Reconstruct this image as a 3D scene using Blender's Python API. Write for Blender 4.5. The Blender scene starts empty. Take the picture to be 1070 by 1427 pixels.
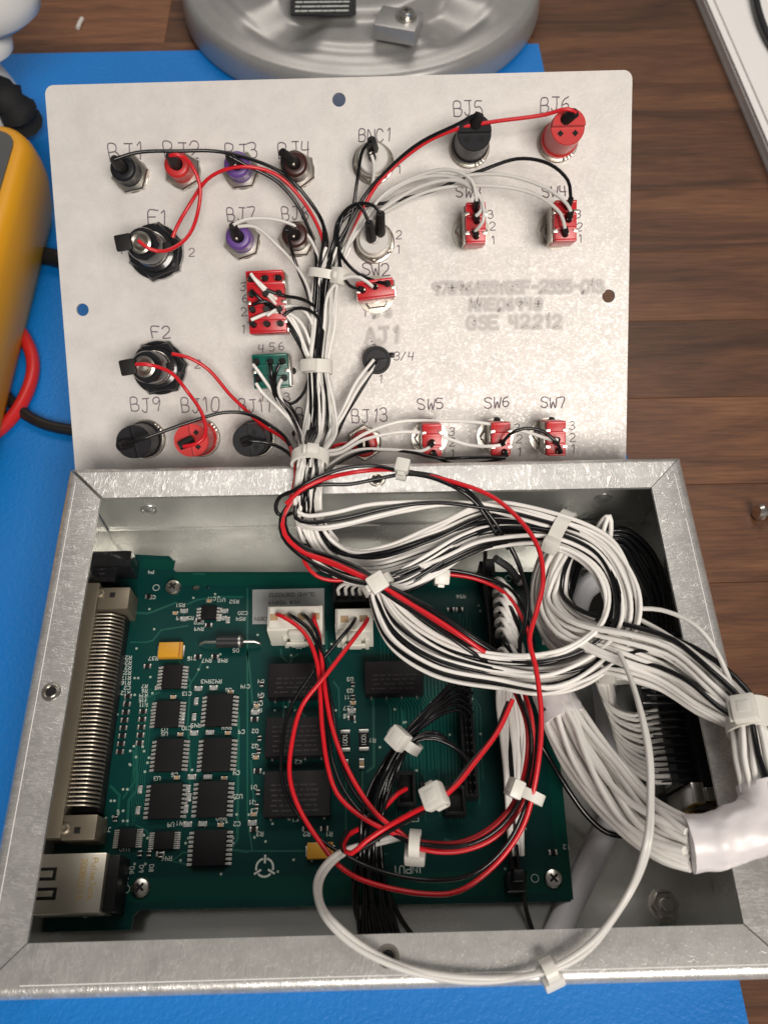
import bpy, bmesh, math, random
from mathutils import Vector, Matrix, Euler, noise
random.seed(7)
S = 0.001                                   # everything below is written in millimetres
sc = bpy.context.scene
COL = sc.collection

# ------------------------------------------------------------------ camera
FPX = 1166.7                                # focal length in photo pixels (photo 1070 x 1427)
CAM_ROT = Euler((0.513234, -0.002456, -0.024112), 'XYZ')
CAM_LOC = Vector((-1.714, 1.2665, 278.87))
cam_data = bpy.data.cameras.new('camera')
cam_data.sensor_fit = 'VERTICAL'
cam_data.sensor_height = 36.0
cam_data.lens = FPX / 1427 * 36.0
cam_data.clip_start = 0.01
cam_data.clip_end = 50
cam_data.dof.use_dof = True
cam_data.dof.focus_distance = 0.265
cam_data.dof.aperture_fstop = 18.0
cam = bpy.data.objects.new('camera', cam_data)
COL.objects.link(cam)
cam.location = CAM_LOC * S
cam.rotation_euler = CAM_ROT
sc.camera = cam

# ------------------------------------------------------------------ world and lamps (indoor)
w = bpy.data.worlds.new('World')
sc.world = w
w.use_nodes = True
bgn = w.node_tree.nodes['Background']
bgn.inputs[0].default_value = (1.0, 0.95, 0.9, 1)
bgn.inputs[1].default_value = 0.15

def area(name, loc, target, sx, sy, power, col):
    d = bpy.data.lights.new(name, 'AREA')
    d.shape = 'RECTANGLE'
    d.size = sx; d.size_y = sy
    d.energy = power
    d.color = col
    o = bpy.data.objects.new(name, d)
    COL.objects.link(o)
    o.location = loc
    o.rotation_euler = (Vector(target) - Vector(loc)).to_track_quat('-Z', 'Y').to_euler()
    return o
area('ceiling_panel_near', (0.80, -1.95, 2.1), (0, 0.12, 0), 1.6, 1.1, 112, (1.0, 0.93, 0.85))
area('ceiling_panel_over', (0.1, 1.55, 2.1), (0, 0.15, 0), 1.7, 0.8, 20, (1.0, 0.94, 0.87))
vs = sc.view_settings
vs.view_transform = 'Standard'
vs.look = 'None'
vs.gamma = 1
vs.exposure = -0.26

# ------------------------------------------------------------------ pixel to place
CAMM = CAM_ROT.to_matrix()
LID_ROT = Euler((0.660477, -0.016504, -0.002658), 'XYZ')
LID_LOC = Vector((-9.745, 211.236, 57.30))
LIDM = LID_ROT.to_matrix()
LIDN = LIDM @ Vector((0, 0, 1))

def ray(u, v):
    return CAMM @ Vector(((u - 535) / FPX, -(v - 713.5) / FPX, -1))
def P(u, v, z):
    d = ray(u, v)
    return CAM_LOC + d * ((z - CAM_LOC.z) / d.z)
def PLW(u, v, h):                            # world point at height h over the panel
    d = ray(u, v)
    return CAM_LOC + d * ((LID_LOC + LIDN * h - CAM_LOC).dot(LIDN) / d.dot(LIDN))
def PL(u, v, h=0):                           # the same in the panel's own axes
    return LIDM.transposed() @ (PLW(u, v, h) - LID_LOC)

# ------------------------------------------------------------------ materials
MATS = {}
def nodes(name):
    m = bpy.data.materials.new(name)
    m.use_nodes = True
    nt = m.node_tree
    b = nt.nodes['Principled BSDF']
    MATS[name] = m
    return m, nt, b
def plain(name, col, rough=0.5, metal=0.0, spec=0.5, var=0.0, scale=300, bump=0.0, bscale=900, coat=0.0, sss=0.0):
    m, nt, b = nodes(name)
    b.inputs['Base Color'].default_value = (*col, 1)
    b.inputs['Roughness'].default_value = rough
    b.inputs['Metallic'].default_value = metal
    b.inputs['Specular IOR Level'].default_value = spec
    b.inputs['Coat Weight'].default_value = coat
    if sss:
        b.inputs['Subsurface Weight'].default_value = sss
        b.inputs['Subsurface Radius'].default_value = (0.001, 0.001, 0.0008)
    tc = nt.nodes.new('ShaderNodeTexCoord')
    if var:
        n = nt.nodes.new('ShaderNodeTexNoise'); n.inputs['Scale'].default_value = scale; n.inputs['Detail'].default_value = 4
        nt.links.new(tc.outputs['Object'], n.inputs['Vector'])
        mx = nt.nodes.new('ShaderNodeMix'); mx.data_type = 'RGBA'
        mx.inputs[6].default_value = (*[c * (1 - var) for c in col], 1)
        mx.inputs[7].default_value = (*[min(1, c * (1 + var)) for c in col], 1)
        nt.links.new(n.outputs['Fac'], mx.inputs[0])
        nt.links.new(mx.outputs[2], b.inputs['Base Color'])
    if bump:
        n2 = nt.nodes.new('ShaderNodeTexNoise'); n2.inputs['Scale'].default_value = bscale; n2.inputs['Detail'].default_value = 5
        nt.links.new(tc.outputs['Object'], n2.inputs['Vector'])
        bp = nt.nodes.new('ShaderNodeBump'); bp.inputs['Strength'].default_value = bump; bp.inputs['Distance'].default_value = 0.0003
        nt.links.new(n2.outputs['Fac'], bp.inputs['Height'])
        nt.links.new(bp.outputs['Normal'], b.inputs['Normal'])
    return m

def metal_sheet(name, col, rough, metal, sc1, stretch, bump, mott=0.08, rv=0.12):
    """scuffed aluminium: stretched scratches, arcs and cloudy mottling"""
    m, nt, b = nodes(name)
    L = nt.links
    tc = nt.nodes.new('ShaderNodeTexCoord')
    mp = nt.nodes.new('ShaderNodeMapping'); mp.inputs['Scale'].default_value = stretch
    L.new(tc.outputs['Object'], mp.inputs['Vector'])
    n1 = nt.nodes.new('ShaderNodeTexNoise'); n1.inputs['Scale'].default_value = sc1; n1.inputs['Detail'].default_value = 6; n1.inputs['Distortion'].default_value = 1.2
    L.new(mp.outputs[0], n1.inputs['Vector'])
    n2 = nt.nodes.new('ShaderNodeTexNoise'); n2.inputs['Scale'].default_value = 45; n2.inputs['Detail'].default_value = 5
    L.new(tc.outputs['Object'], n2.inputs['Vector'])
    n3 = nt.nodes.new('ShaderNodeTexNoise'); n3.inputs['Scale'].default_value = sc1 * 2.2; n3.inputs['Detail'].default_value = 2; n3.inputs['Distortion'].default_value = 2.5
    mp3 = nt.nodes.new('ShaderNodeMapping'); mp3.inputs['Scale'].default_value = stretch; mp3.inputs['Rotation'].default_value = (0, 0, 0.9)
    L.new(tc.outputs['Object'], mp3.inputs['Vector']); L.new(mp3.outputs[0], n3.inputs['Vector'])
    mul = nt.nodes.new('ShaderNodeMath'); mul.operation = 'MULTIPLY'
    L.new(n1.outputs['Fac'], mul.inputs[0]); L.new(n3.outputs['Fac'], mul.inputs[1])
    cr = nt.nodes.new('ShaderNodeValToRGB')
    lo = [c * (1 - mott) for c in col]; hi = [min(1, c * (1 + mott)) for c in col]
    cr.color_ramp.elements[0].position = 0.35; cr.color_ramp.elements[0].color = (*lo, 1)
    cr.color_ramp.elements[1].position = 0.65; cr.color_ramp.elements[1].color = (*hi, 1)
    ad = nt.nodes.new('ShaderNodeMath'); ad.operation = 'MULTIPLY_ADD'; ad.inputs[1].default_value = 0.5
    L.new(n1.outputs['Fac'], ad.inputs[0])
    hf = nt.nodes.new('ShaderNodeMath'); hf.operation = 'MULTIPLY'; hf.inputs[1].default_value = 0.5
    L.new(n2.outputs['Fac'], hf.inputs[0]); L.new(hf.outputs[0], ad.inputs[2])
    L.new(ad.outputs[0], cr.inputs[0]); L.new(cr.outputs[0], b.inputs['Base Color'])
    mr = nt.nodes.new('ShaderNodeMapRange')
    mr.inputs['To Min'].default_value = rough - rv; mr.inputs['To Max'].default_value = rough + rv
    mr.inputs['From Min'].default_value = 0.3; mr.inputs['From Max'].default_value = 0.7
    L.new(n2.outputs['Fac'], mr.inputs['Value']); L.new(mr.outputs[0], b.inputs['Roughness'])
    bp = nt.nodes.new('ShaderNodeBump'); bp.inputs['Strength'].default_value = bump; bp.inputs['Distance'].default_value = 0.0004
    L.new(mul.outputs[0], bp.inputs['Height']); L.new(bp.outputs['Normal'], b.inputs['Normal'])
    b.inputs['Metallic'].default_value = metal
    return m

def scratched(name, col, rough, metal, layers, line, bump, mott=0.06):
    """aluminium with hairline arcs: thin contour lines of stretched, distorted noise"""
    m, nt, b = nodes(name)
    L = nt.links
    tc = nt.nodes.new('ShaderNodeTexCoord')
    acc = None
    for sc1, stretch, rot, wd, dist in layers:
        mp = nt.nodes.new('ShaderNodeMapping'); mp.inputs['Scale'].default_value = stretch; mp.inputs['Rotation'].default_value = (0, 0, rot)
        L.new(tc.outputs['Object'], mp.inputs['Vector'])
        n = nt.nodes.new('ShaderNodeTexNoise'); n.inputs['Scale'].default_value = sc1; n.inputs['Detail'].default_value = 2; n.inputs['Distortion'].default_value = dist
        L.new(mp.outputs[0], n.inputs['Vector'])
        s1 = nt.nodes.new('ShaderNodeMath'); s1.operation = 'SUBTRACT'; s1.inputs[1].default_value = 0.5; L.new(n.outputs['Fac'], s1.inputs[0])
        s2 = nt.nodes.new('ShaderNodeMath'); s2.operation = 'ABSOLUTE'; L.new(s1.outputs[0], s2.inputs[0])
        mr = nt.nodes.new('ShaderNodeMapRange'); mr.inputs['From Min'].default_value = 0; mr.inputs['From Max'].default_value = wd; mr.inputs['To Min'].default_value = 1; mr.inputs['To Max'].default_value = 0
        L.new(s2.outputs[0], mr.inputs['Value'])
        gate = nt.nodes.new('ShaderNodeTexNoise'); gate.inputs['Scale'].default_value = sc1 * .9; gate.inputs['Detail'].default_value = 2
        L.new(tc.outputs['Object'], gate.inputs['Vector'])
        g2 = nt.nodes.new('ShaderNodeMapRange'); g2.inputs['From Min'].default_value = .42; g2.inputs['From Max'].default_value = .62; L.new(gate.outputs['Fac'], g2.inputs['Value'])
        mu = nt.nodes.new('ShaderNodeMath'); mu.operation = 'MULTIPLY'; L.new(mr.outputs[0], mu.inputs[0]); L.new(g2.outputs[0], mu.inputs[1])
        if acc is None: acc = mu
        else:
            mxn = nt.nodes.new('ShaderNodeMath'); mxn.operation = 'MAXIMUM'; L.new(acc.outputs[0], mxn.inputs[0]); L.new(mu.outputs[0], mxn.inputs[1]); acc = mxn
    cl = nt.nodes.new('ShaderNodeTexNoise'); cl.inputs['Scale'].default_value = 120; cl.inputs['Detail'].default_value = 8; cl.inputs['Roughness'].default_value = .7
    L.new(tc.outputs['Object'], cl.inputs['Vector'])
    cr = nt.nodes.new('ShaderNodeValToRGB')
    cr.color_ramp.elements[0].position = .32; cr.color_ramp.elements[0].color = (*[c * (1 - mott) for c in col], 1)
    cr.color_ramp.elements[1].position = .68; cr.color_ramp.elements[1].color = (*[min(1, c * (1 + mott)) for c in col], 1)
    L.new(cl.outputs['Fac'], cr.inputs[0])
    mx = nt.nodes.new('ShaderNodeMix'); mx.data_type = 'RGBA'; mx.inputs[7].default_value = (*line, 1)
    fa = nt.nodes.new('ShaderNodeMath'); fa.operation = 'MULTIPLY'; fa.inputs[1].default_value = .75
    L.new(acc.outputs[0], fa.inputs[0]); L.new(fa.outputs[0], mx.inputs[0]); L.new(cr.outputs[0], mx.inputs[6]); L.new(mx.outputs[2], b.inputs['Base Color'])
    rr = nt.nodes.new('ShaderNodeMapRange'); rr.inputs['To Min'].default_value = rough; rr.inputs['To Max'].default_value = rough * .6; L.new(acc.outputs[0], rr.inputs['Value']); L.new(rr.outputs[0], b.inputs['Roughness'])
    bp = nt.nodes.new('ShaderNodeBump'); bp.inputs['Strength'].default_value = bump; bp.inputs['Distance'].default_value = 0.00025
    L.new(acc.outputs[0], bp.inputs['Height']); L.new(bp.outputs['Normal'], b.inputs['Normal'])
    b.inputs['Metallic'].default_value = metal
    return m

scratched('panel_aluminium', (0.64, 0.61, 0.585), 0.55, 0.22, [(420, (1, 1, 1), 0, .05, .6), (800, (.6, 1.6, 1), .8, .06, 0)], (0.73, 0.71, 0.69), 0.07, 0.08)
scratched('rim_aluminium_long', (0.55, 0.54, 0.525), 0.40, 0.7, [(170, (2.2, .7, 1), .5, .03, .8), (300, (1.8, .6, 1), -.25, .035, 1.5), (520, (2.6, .5, 1), .3, .045, .4)], (1, .99, .96), 0.18, 0.16)
scratched('rim_aluminium_side', (0.55, 0.54, 0.525), 0.40, 0.7, [(170, (.7, 2.4, 1), .15, .03, .8), (300, (.6, 2.0, 1), -.2, .035, 1.2), (520, (.5, 2.6, 1), 0, .045, .4)], (1, .99, .96), 0.18, 0.16)
metal_sheet('inner_aluminium', (0.66, 0.665, 0.635), 0.24, 0.8, 45, (1, 1, 1), 0.10, 0.08, 0.08)
metal_sheet('wall_inner', (0.74, 0.745, 0.71), 0.24, 0.66, 45, (1, 1, 1), 0.10, 0.08, 0.07)
metal_sheet('cast_grey', (0.36, 0.355, 0.345), 0.36, 0.5, 500, (1, 1, 1), 0.12, 0.06, 0.05)
plain('nickel', (0.50, 0.47, 0.42), 0.28, 1.0, var=0.1, scale=200)
plain('steel_screw', (0.66, 0.63, 0.58), 0.25, 1.0, var=0.15, scale=400)
plain('tin_pin', (0.36, 0.325, 0.27), 0.42, 0.9)
plain('solder', (0.58, 0.57, 0.54), 0.34, 0.9)
plain('brass_shell', (0.30, 0.26, 0.20), 0.45, 0.8, var=0.12, scale=80, bump=0.1)
plain('shield_metal', (0.74, 0.69, 0.60), 0.34, 0.9, var=0.1, scale=60)
plain('gold', (0.80, 0.55, 0.18), 0.28, 1.0)
plain('gold_print', (0.62, 0.42, 0.10), 0.5, 0.3)
plain('black_plastic', (0.012, 0.012, 0.013), 0.38, spec=0.22, var=0.3, scale=200, bump=0.1)
plain('black_gloss', (0.012, 0.012, 0.014), 0.18, coat=0.4)
plain('chip_black', (0.007, 0.006, 0.007), 0.55, spec=0.22, var=0.3, scale=900, bump=0.15, bscale=3000)
plain('relay_black', (0.010, 0.008, 0.010), 0.5, spec=0.22, var=0.2, scale=700)
plain('relay_print', (0.015, 0.013, 0.014), 0.6)
plain('red_plastic', (0.55, 0.025, 0.025), 0.36, var=0.12, scale=150, bump=0.05)
plain('switch_red', (0.55, 0.012, 0.02), 0.30, var=0.15, scale=200, bump=0.1, bscale=600)
plain('switch_green', (0.0, 0.10, 0.075), 0.32, var=0.15, scale=200)
plain('purple_plastic', (0.13, 0.06, 0.27), 0.35, var=0.1, scale=150)
plain('brown_plastic', (0.045, 0.014, 0.012), 0.3, var=0.1, scale=150)
plain('jack_black', (0.014, 0.014, 0.017), 0.36, spec=0.22, var=0.25, scale=200, bump=0.05)
plain('insulator_white', (0.62, 0.60, 0.57), 0.35, var=0.05)
plain('heat_shrink', (0.013, 0.012, 0.012), 0.55, spec=0.22, var=0.3, scale=500, bump=0.2)
plain('wire_white', (0.84, 0.815, 0.78), 0.36, var=0.05, scale=120, sss=0.08)
plain('wire_clear', (0.66, 0.64, 0.61), 0.30, var=0.04, scale=100, sss=0.1)
plain('wire_black', (0.006, 0.006, 0.007), 0.2, spec=0.45, var=0.3, scale=200)
plain('wire_red', (0.60, 0.010, 0.018), 0.32, var=0.1, scale=150)
plain('tie_nylon', (0.74, 0.72, 0.67), 0.35, var=0.04, scale=300, sss=0.25)
plain('molex_white', (0.72, 0.70, 0.63), 0.42, var=0.05, scale=200, sss=0.15)
plain('sleeve_clear', (0.74, 0.70, 0.71), 0.34, var=0.06, scale=120, bump=0.25, bscale=220, sss=0.2)
plain('grey_jacket', (0.78, 0.78, 0.82), 0.42, var=0.1, scale=80)
plain('ink', (0.14, 0.105, 0.13), 0.7, var=.5, scale=500)
plain('silk', (0.60, 0.64, 0.60), 0.6)
plain('tantalum', (0.62, 0.30, 0.02), 0.4, var=0.08, scale=400)
plain('tantalum_band', (0.42, 0.15, 0.015), 0.4)
plain('cap_tan', (0.42, 0.29, 0.16), 0.45)
plain('copper_trace', (0.004, 0.085, 0.062), 0.3)
plain('sticker_grey', (0.33, 0.34, 0.34), 0.45, var=0.03)
plain('sticker_ink', (0.05, 0.05, 0.055), 0.6)
plain('via_ring', (0.34, 0.42, 0.36), 0.45)
plain('dark_hole', (0.004, 0.004, 0.004), 0.8)
plain('paper', (0.85, 0.83, 0.82), 0.7, var=0.02)
plain('yellow_holster', (0.72, 0.33, 0.008), 0.42, var=0.06, scale=60, bump=0.06)
plain('meter_grey', (0.075, 0.078, 0.08), 0.45, var=0.1)
plain('meter_screen', (0.10, 0.12, 0.10), 0.12)
plain('lead_red', (0.55, 0.02, 0.02), 0.35, var=0.08)
plain('lead_black', (0.010, 0.010, 0.012), 0.4, var=0.2)
plain('white_body', (0.66, 0.66, 0.63), 0.35, var=0.03)
plain('strap_black', (0.008, 0.008, 0.009), 0.8, var=0.4, scale=300, bump=0.6)
plain('plate_black', (0.012, 0.012, 0.013), 0.4)
plain('residue', (0.62, 0.58, 0.53), 0.6, var=0.2)
plain('diode_black', (0.02, 0.02, 0.022), 0.35)

# pcb solder mask: green with slightly darker copper pour patches
m, nt, b = nodes('solder_mask')
tc = nt.nodes.new('ShaderNodeTexCoord')
vo = nt.nodes.new('ShaderNodeTexNoise'); vo.inputs['Scale'].default_value = 35; vo.inputs['Detail'].default_value = 3
nt.links.new(tc.outputs['Object'], vo.inputs['Vector'])
cr = nt.nodes.new('ShaderNodeValToRGB')
cr.color_ramp.elements[0].color = (0.0018, 0.030, 0.028, 1); cr.color_ramp.elements[1].color = (0.003, 0.050, 0.044, 1)
nt.links.new(vo.outputs['Fac'], cr.inputs[0]); nt.links.new(cr.outputs[0], b.inputs['Base Color'])
b.inputs['Roughness'].default_value = 0.3
b.inputs['Specular IOR Level'].default_value = 0.18
plain('ground_pour', (0.002, 0.052, 0.038), 0.3, spec=0.18)

# blurred (rubbed) writing
for k_ in range(4):
    f_ = (.975, .90, .86, .74)[k_]
    plain(f'smudge_{k_}', (0.64 * f_, 0.605 * f_, 0.585 * f_), 0.55, 0.22)

# desk mat
m, nt, b = nodes('mat_blue')
tc = nt.nodes.new('ShaderNodeTexCoord')
n = nt.nodes.new('ShaderNodeTexNoise'); n.inputs['Scale'].default_value = 12; n.inputs['Detail'].default_value = 6
nt.links.new(tc.outputs['Object'], n.inputs['Vector'])
cr = nt.nodes.new('ShaderNodeValToRGB')
cr.color_ramp.elements[0].color = (0.0, 0.155, 0.53, 1); cr.color_ramp.elements[1].color = (0.0, 0.19, 0.60, 1)
nt.links.new(n.outputs['Fac'], cr.inputs[0]); nt.links.new(cr.outputs[0], b.inputs['Base Color'])
n2 = nt.nodes.new('ShaderNodeTexNoise'); n2.inputs['Scale'].default_value = 700; n2.inputs['Detail'].default_value = 3
nt.links.new(tc.outputs['Object'], n2.inputs['Vector'])
bp = nt.nodes.new('ShaderNodeBump'); bp.inputs['Strength'].default_value = 0.7; bp.inputs['Distance'].default_value = 0.0004
nt.links.new(n2.outputs['Fac'], bp.inputs['Height']); nt.links.new(bp.outputs['Normal'], b.inputs['Normal'])
b.inputs['Roughness'].default_value = 0.5

# walnut staves
m, nt, b = nodes('walnut')
L_ = nt.links
tc = nt.nodes.new('ShaderNodeTexCoord'); oi = nt.nodes.new('ShaderNodeObjectInfo')
cx = nt.nodes.new('ShaderNodeCombineXYZ')
mm = nt.nodes.new('ShaderNodeMath'); mm.operation = 'MULTIPLY'; mm.inputs[1].default_value = 13.0
L_.new(oi.outputs['Random'], mm.inputs[0]); L_.new(mm.outputs[0], cx.inputs[2]); L_.new(mm.outputs[0], cx.inputs[0])
va = nt.nodes.new('ShaderNodeVectorMath'); va.operation = 'ADD'
L_.new(tc.outputs['Object'], va.inputs[0]); L_.new(cx.outputs[0], va.inputs[1])
mp = nt.nodes.new('ShaderNodeMapping'); mp.inputs['Scale'].default_value = (6, 44, 6)
L_.new(va.outputs[0], mp.inputs['Vector'])
g1 = nt.nodes.new('ShaderNodeTexNoise'); g1.inputs['Scale'].default_value = 1.0; g1.inputs['Detail'].default_value = 7; g1.inputs['Distortion'].default_value = 1.4; g1.inputs['Roughness'].default_value = 0.62
L_.new(mp.outputs[0], g1.inputs['Vector'])
mp2 = nt.nodes.new('ShaderNodeMapping'); mp2.inputs['Scale'].default_value = (60, 900, 60)
L_.new(va.outputs[0], mp2.inputs['Vector'])
g2 = nt.nodes.new('ShaderNodeTexNoise'); g2.inputs['Scale'].default_value = 1.0; g2.inputs['Detail'].default_value = 4
L_.new(mp2.outputs[0], g2.inputs['Vector'])
cr = nt.nodes.new('ShaderNodeValToRGB')
e = cr.color_ramp.elements
e[0].position = 0.28; e[0].color = (0.056, 0.022, 0.011, 1)
e[1].position = 0.74; e[1].color = (0.26, 0.115, 0.052, 1)
x = e.new(0.5); x.color = (0.155, 0.065, 0.031, 1)
L_.new(g1.outputs['Fac'], cr.inputs[0])
hs = nt.nodes.new('ShaderNodeHueSaturation')
vr = nt.nodes.new('ShaderNodeMapRange'); vr.inputs['To Min'].default_value = 0.68; vr.inputs['To Max'].default_value = 1.32
L_.new(oi.outputs['Random'], vr.inputs['Value']); L_.new(vr.outputs[0], hs.inputs['Value'])
L_.new(cr.outputs[0], hs.inputs['Color'])
mx = nt.nodes.new('ShaderNodeMix'); mx.data_type = 'RGBA'; mx.blend_type = 'MULTIPLY'; mx.inputs[0].default_value = 0.7
c2 = nt.nodes.new('ShaderNodeValToRGB'); c2.color_ramp.elements[0].position = 0.3; c2.color_ramp.elements[0].color = (0.5, 0.5, 0.5, 1); c2.color_ramp.elements[1].position = 0.6
L_.new(g2.outputs['Fac'], c2.inputs[0]); L_.new(hs.outputs[0], mx.inputs[6]); L_.new(c2.outputs[0], mx.inputs[7])
L_.new(mx.outputs[2], b.inputs['Base Color'])
b.inputs['Roughness'].default_value = 0.42
bp = nt.nodes.new('ShaderNodeBump'); bp.inputs['Strength'].default_value = 0.25; bp.inputs['Distance'].default_value = 0.0004
L_.new(g2.outputs['Fac'], bp.inputs['Height']); L_.new(bp.outputs['Normal'], b.inputs['Normal'])

# ------------------------------------------------------------------ mesh builder
ORIG = {}
class MB:
    def __init__(s):
        s.v = []; s.f = []; s.m = []; s.cur = 0
    def face(s, idx):
        s.f.append(idx); s.m.append(s.cur)
    def box(s, x0, x1, y0, y1, z0, z1, bev=0.0, M=None):
        bm = bmesh.new()
        bmesh.ops.create_cube(bm, size=1.0)
        for q in bm.verts:
            q.co = Vector((x0 + (q.co.x + .5) * (x1 - x0), y0 + (q.co.y + .5) * (y1 - y0), z0 + (q.co.z + .5) * (z1 - z0)))
        if bev > 0:
            bmesh.ops.bevel(bm, geom=bm.edges[:], offset=bev, segments=2, profile=0.6, affect='EDGES')
        s.add_bm(bm, M)
        return s
    def add_bm(s, bm, M=None):
        n = len(s.v)
        bm.verts.index_update()
        for q in bm.verts:
            s.v.append((M @ q.co) if M else q.co.copy())
        for f in bm.faces:
            s.face([n + q.index for q in f.verts])
        bm.free()
    def lathe(s, prof, seg=24, M=None, hexes=None):
        """prof: list of (r, z); hexes: number of sides (6 for a nut)"""
        seg = hexes or seg
        n = len(s.v)
        for r, z in prof:
            for k in range(seg):
                a = 2 * math.pi * k / seg
                q = Vector((r * math.cos(a), r * math.sin(a), z))
                s.v.append(M @ q if M else q)
        for i in range(len(prof) - 1):
            for k in range(seg):
                k2 = (k + 1) % seg
                s.face([n + i * seg + k, n + i * seg + k2, n + (i + 1) * seg + k2, n + (i + 1) * seg + k])
        if prof[0][0] > 1e-6: s.face([n + k for k in reversed(range(seg))])
        if prof[-1][0] > 1e-6: s.face([n + (len(prof) - 1) * seg + k for k in range(seg)])
        return s
    def tube(s, pts, r, seg=8, caps=True, rs=None):
        pts = [Vector(q) for q in pts]
        n = len(s.v)
        up = None
        N = len(pts)
        for i, q in enumerate(pts):
            t = (pts[min(i + 1, N - 1)] - pts[max(i - 1, 0)])
            t = t.normalized() if t.length > 1e-9 else Vector((0, 0, 1))
            if up is None:
                a = Vector((0, 0, 1)) if abs(t.z) < .9 else Vector((1, 0, 0))
                up = (a - t * a.dot(t)).normalized()
            else:
                up = up - t * up.dot(t)
                up = up.normalized() if up.length > 1e-6 else t.orthogonal().normalized()
            sd = t.cross(up)
            rr = rs[i] if rs else r
            for k in range(seg):
                a = 2 * math.pi * k / seg
                s.v.append(q + up * (rr * math.cos(a)) + sd * (rr * math.sin(a)))
        for i in range(N - 1):
            for k in range(seg):
                k2 = (k + 1) % seg
                s.face([n + i * seg + k, n + i * seg + k2, n + (i + 1) * seg + k2, n + (i + 1) * seg + k])
        if caps:
            s.face([n + k for k in reversed(range(seg))])
            s.face([n + (N - 1) * seg + k for k in range(seg)])
        return s
    def prism(s, poly, z0, z1, M=None, top_scale=None):
        n = len(s.v); k = len(poly)
        for z, sclf in ((z0, 1.0), (z1, top_scale or 1.0)):
            cx_ = sum(q[0] for q in poly) / k; cy_ = sum(q[1] for q in poly) / k
            for q in poly:
                vv = Vector((cx_ + (q[0] - cx_) * sclf, cy_ + (q[1] - cy_) * sclf, z))
                s.v.append(M @ vv if M else vv)
        s.face([n + i for i in reversed(range(k))]); s.face([n + k + i for i in range(k)])
        for i in range(k):
            j = (i + 1) % k
            s.face([n + i, n + j, n + k + j, n + k + i])
        return s
    def ribbon(s, pts, wd, z):
        """flat mitred stroke in the xy plane at height z"""
        pts = [Vector((q[0], q[1])) for q in pts]
        n = len(s.v); N = len(pts)
        for i, q in enumerate(pts):
            a = (q - pts[i - 1]).normalized() if i > 0 else None
            c = (pts[i + 1] - q).normalized() if i < N - 1 else None
            d = ((a or c) + (c or a))
            d = d.normalized() if d.length > 1e-6 else (a or c)
            nn = Vector((-d.y, d.x))
            f = 1.0
            if a is not None and c is not None:
                f = min(1.6, 1 / max(.4, abs(nn.dot(Vector((-a.y, a.x))))))
            e_ = 0.0
            o = q
            if i == 0: o = q - (c or a) * wd * .4
            if i == N - 1: o = q + (a or c) * wd * .4
            s.v.append(Vector((*(o + nn * wd * .5 * f), z))); s.v.append(Vector((*(o - nn * wd * .5 * f), z)))
        for i in range(N - 1):
            s.face([n + 2 * i + 1, n + 2 * i + 3, n + 2 * i + 2, n + 2 * i])
        return s
    def build(s, name, mats, parent=None, origin=None, smooth=True, angle=35, kind=None, label=None):
        mats = mats if isinstance(mats, (list, tuple)) else [mats]
        if origin is None:
            c = Vector((0, 0, 0))
            for q in s.v: c += q
            c /= max(1, len(s.v))
            c.z = min(q.z for q in s.v)
            origin = c
        origin = Vector(origin)
        me = bpy.data.meshes.new(name)
        me.from_pydata([tuple((q - origin) * S) for q in s.v], [], s.f)
        for mt in mats: me.materials.append(MATS[mt])
        if len(mats) > 1: me.polygons.foreach_set('material_index', s.m)
        bm = bmesh.new(); bm.from_mesh(me)
        bmesh.ops.recalc_face_normals(bm, faces=bm.faces)
        if smooth:
            ca = math.radians(angle)
            for f in bm.faces: f.smooth = True
            for ed in bm.edges:
                if len(ed.link_faces) == 2 and ed.calc_face_angle(0) > ca: ed.smooth = False
        bm.to_mesh(me); bm.free()
        o = bpy.data.objects.new(name, me)
        COL.objects.link(o)
        ORIG[o.name] = origin
        if parent:
            o.parent = parent
            o.location = (origin - ORIG[parent.name]) * S
        else:
            o.location = origin * S
        if kind: o['kind'] = kind
        if label: o['label'] = label
        return o

def thing(name, label, cat, origin=(0, 0, 0), group=None):
    o = bpy.data.objects.new(name, None)
    o.empty_display_size = 0.01
    COL.objects.link(o)
    ORIG[o.name] = Vector(origin)
    o.location = Vector(origin) * S
    o['label'] = label; o['category'] = cat
    if group: o['group'] = group
    return o
def tag(o, label, cat, group=None):
    o['label'] = label; o['category'] = cat
    if group: o['group'] = group
    return o
def inst(src, parent, origin, rotz=0.0, scale=None, name=None):
    o = src.copy()
    if name: o.name = name
    COL.objects.link(o)
    ORIG[o.name] = Vector(origin)
    o.parent = parent
    o.location = (Vector(origin) - (ORIG[parent.name] if parent else Vector((0, 0, 0)))) * S
    o.rotation_euler = (0, 0, rotz)
    if scale: o.scale = scale
    return o

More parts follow.
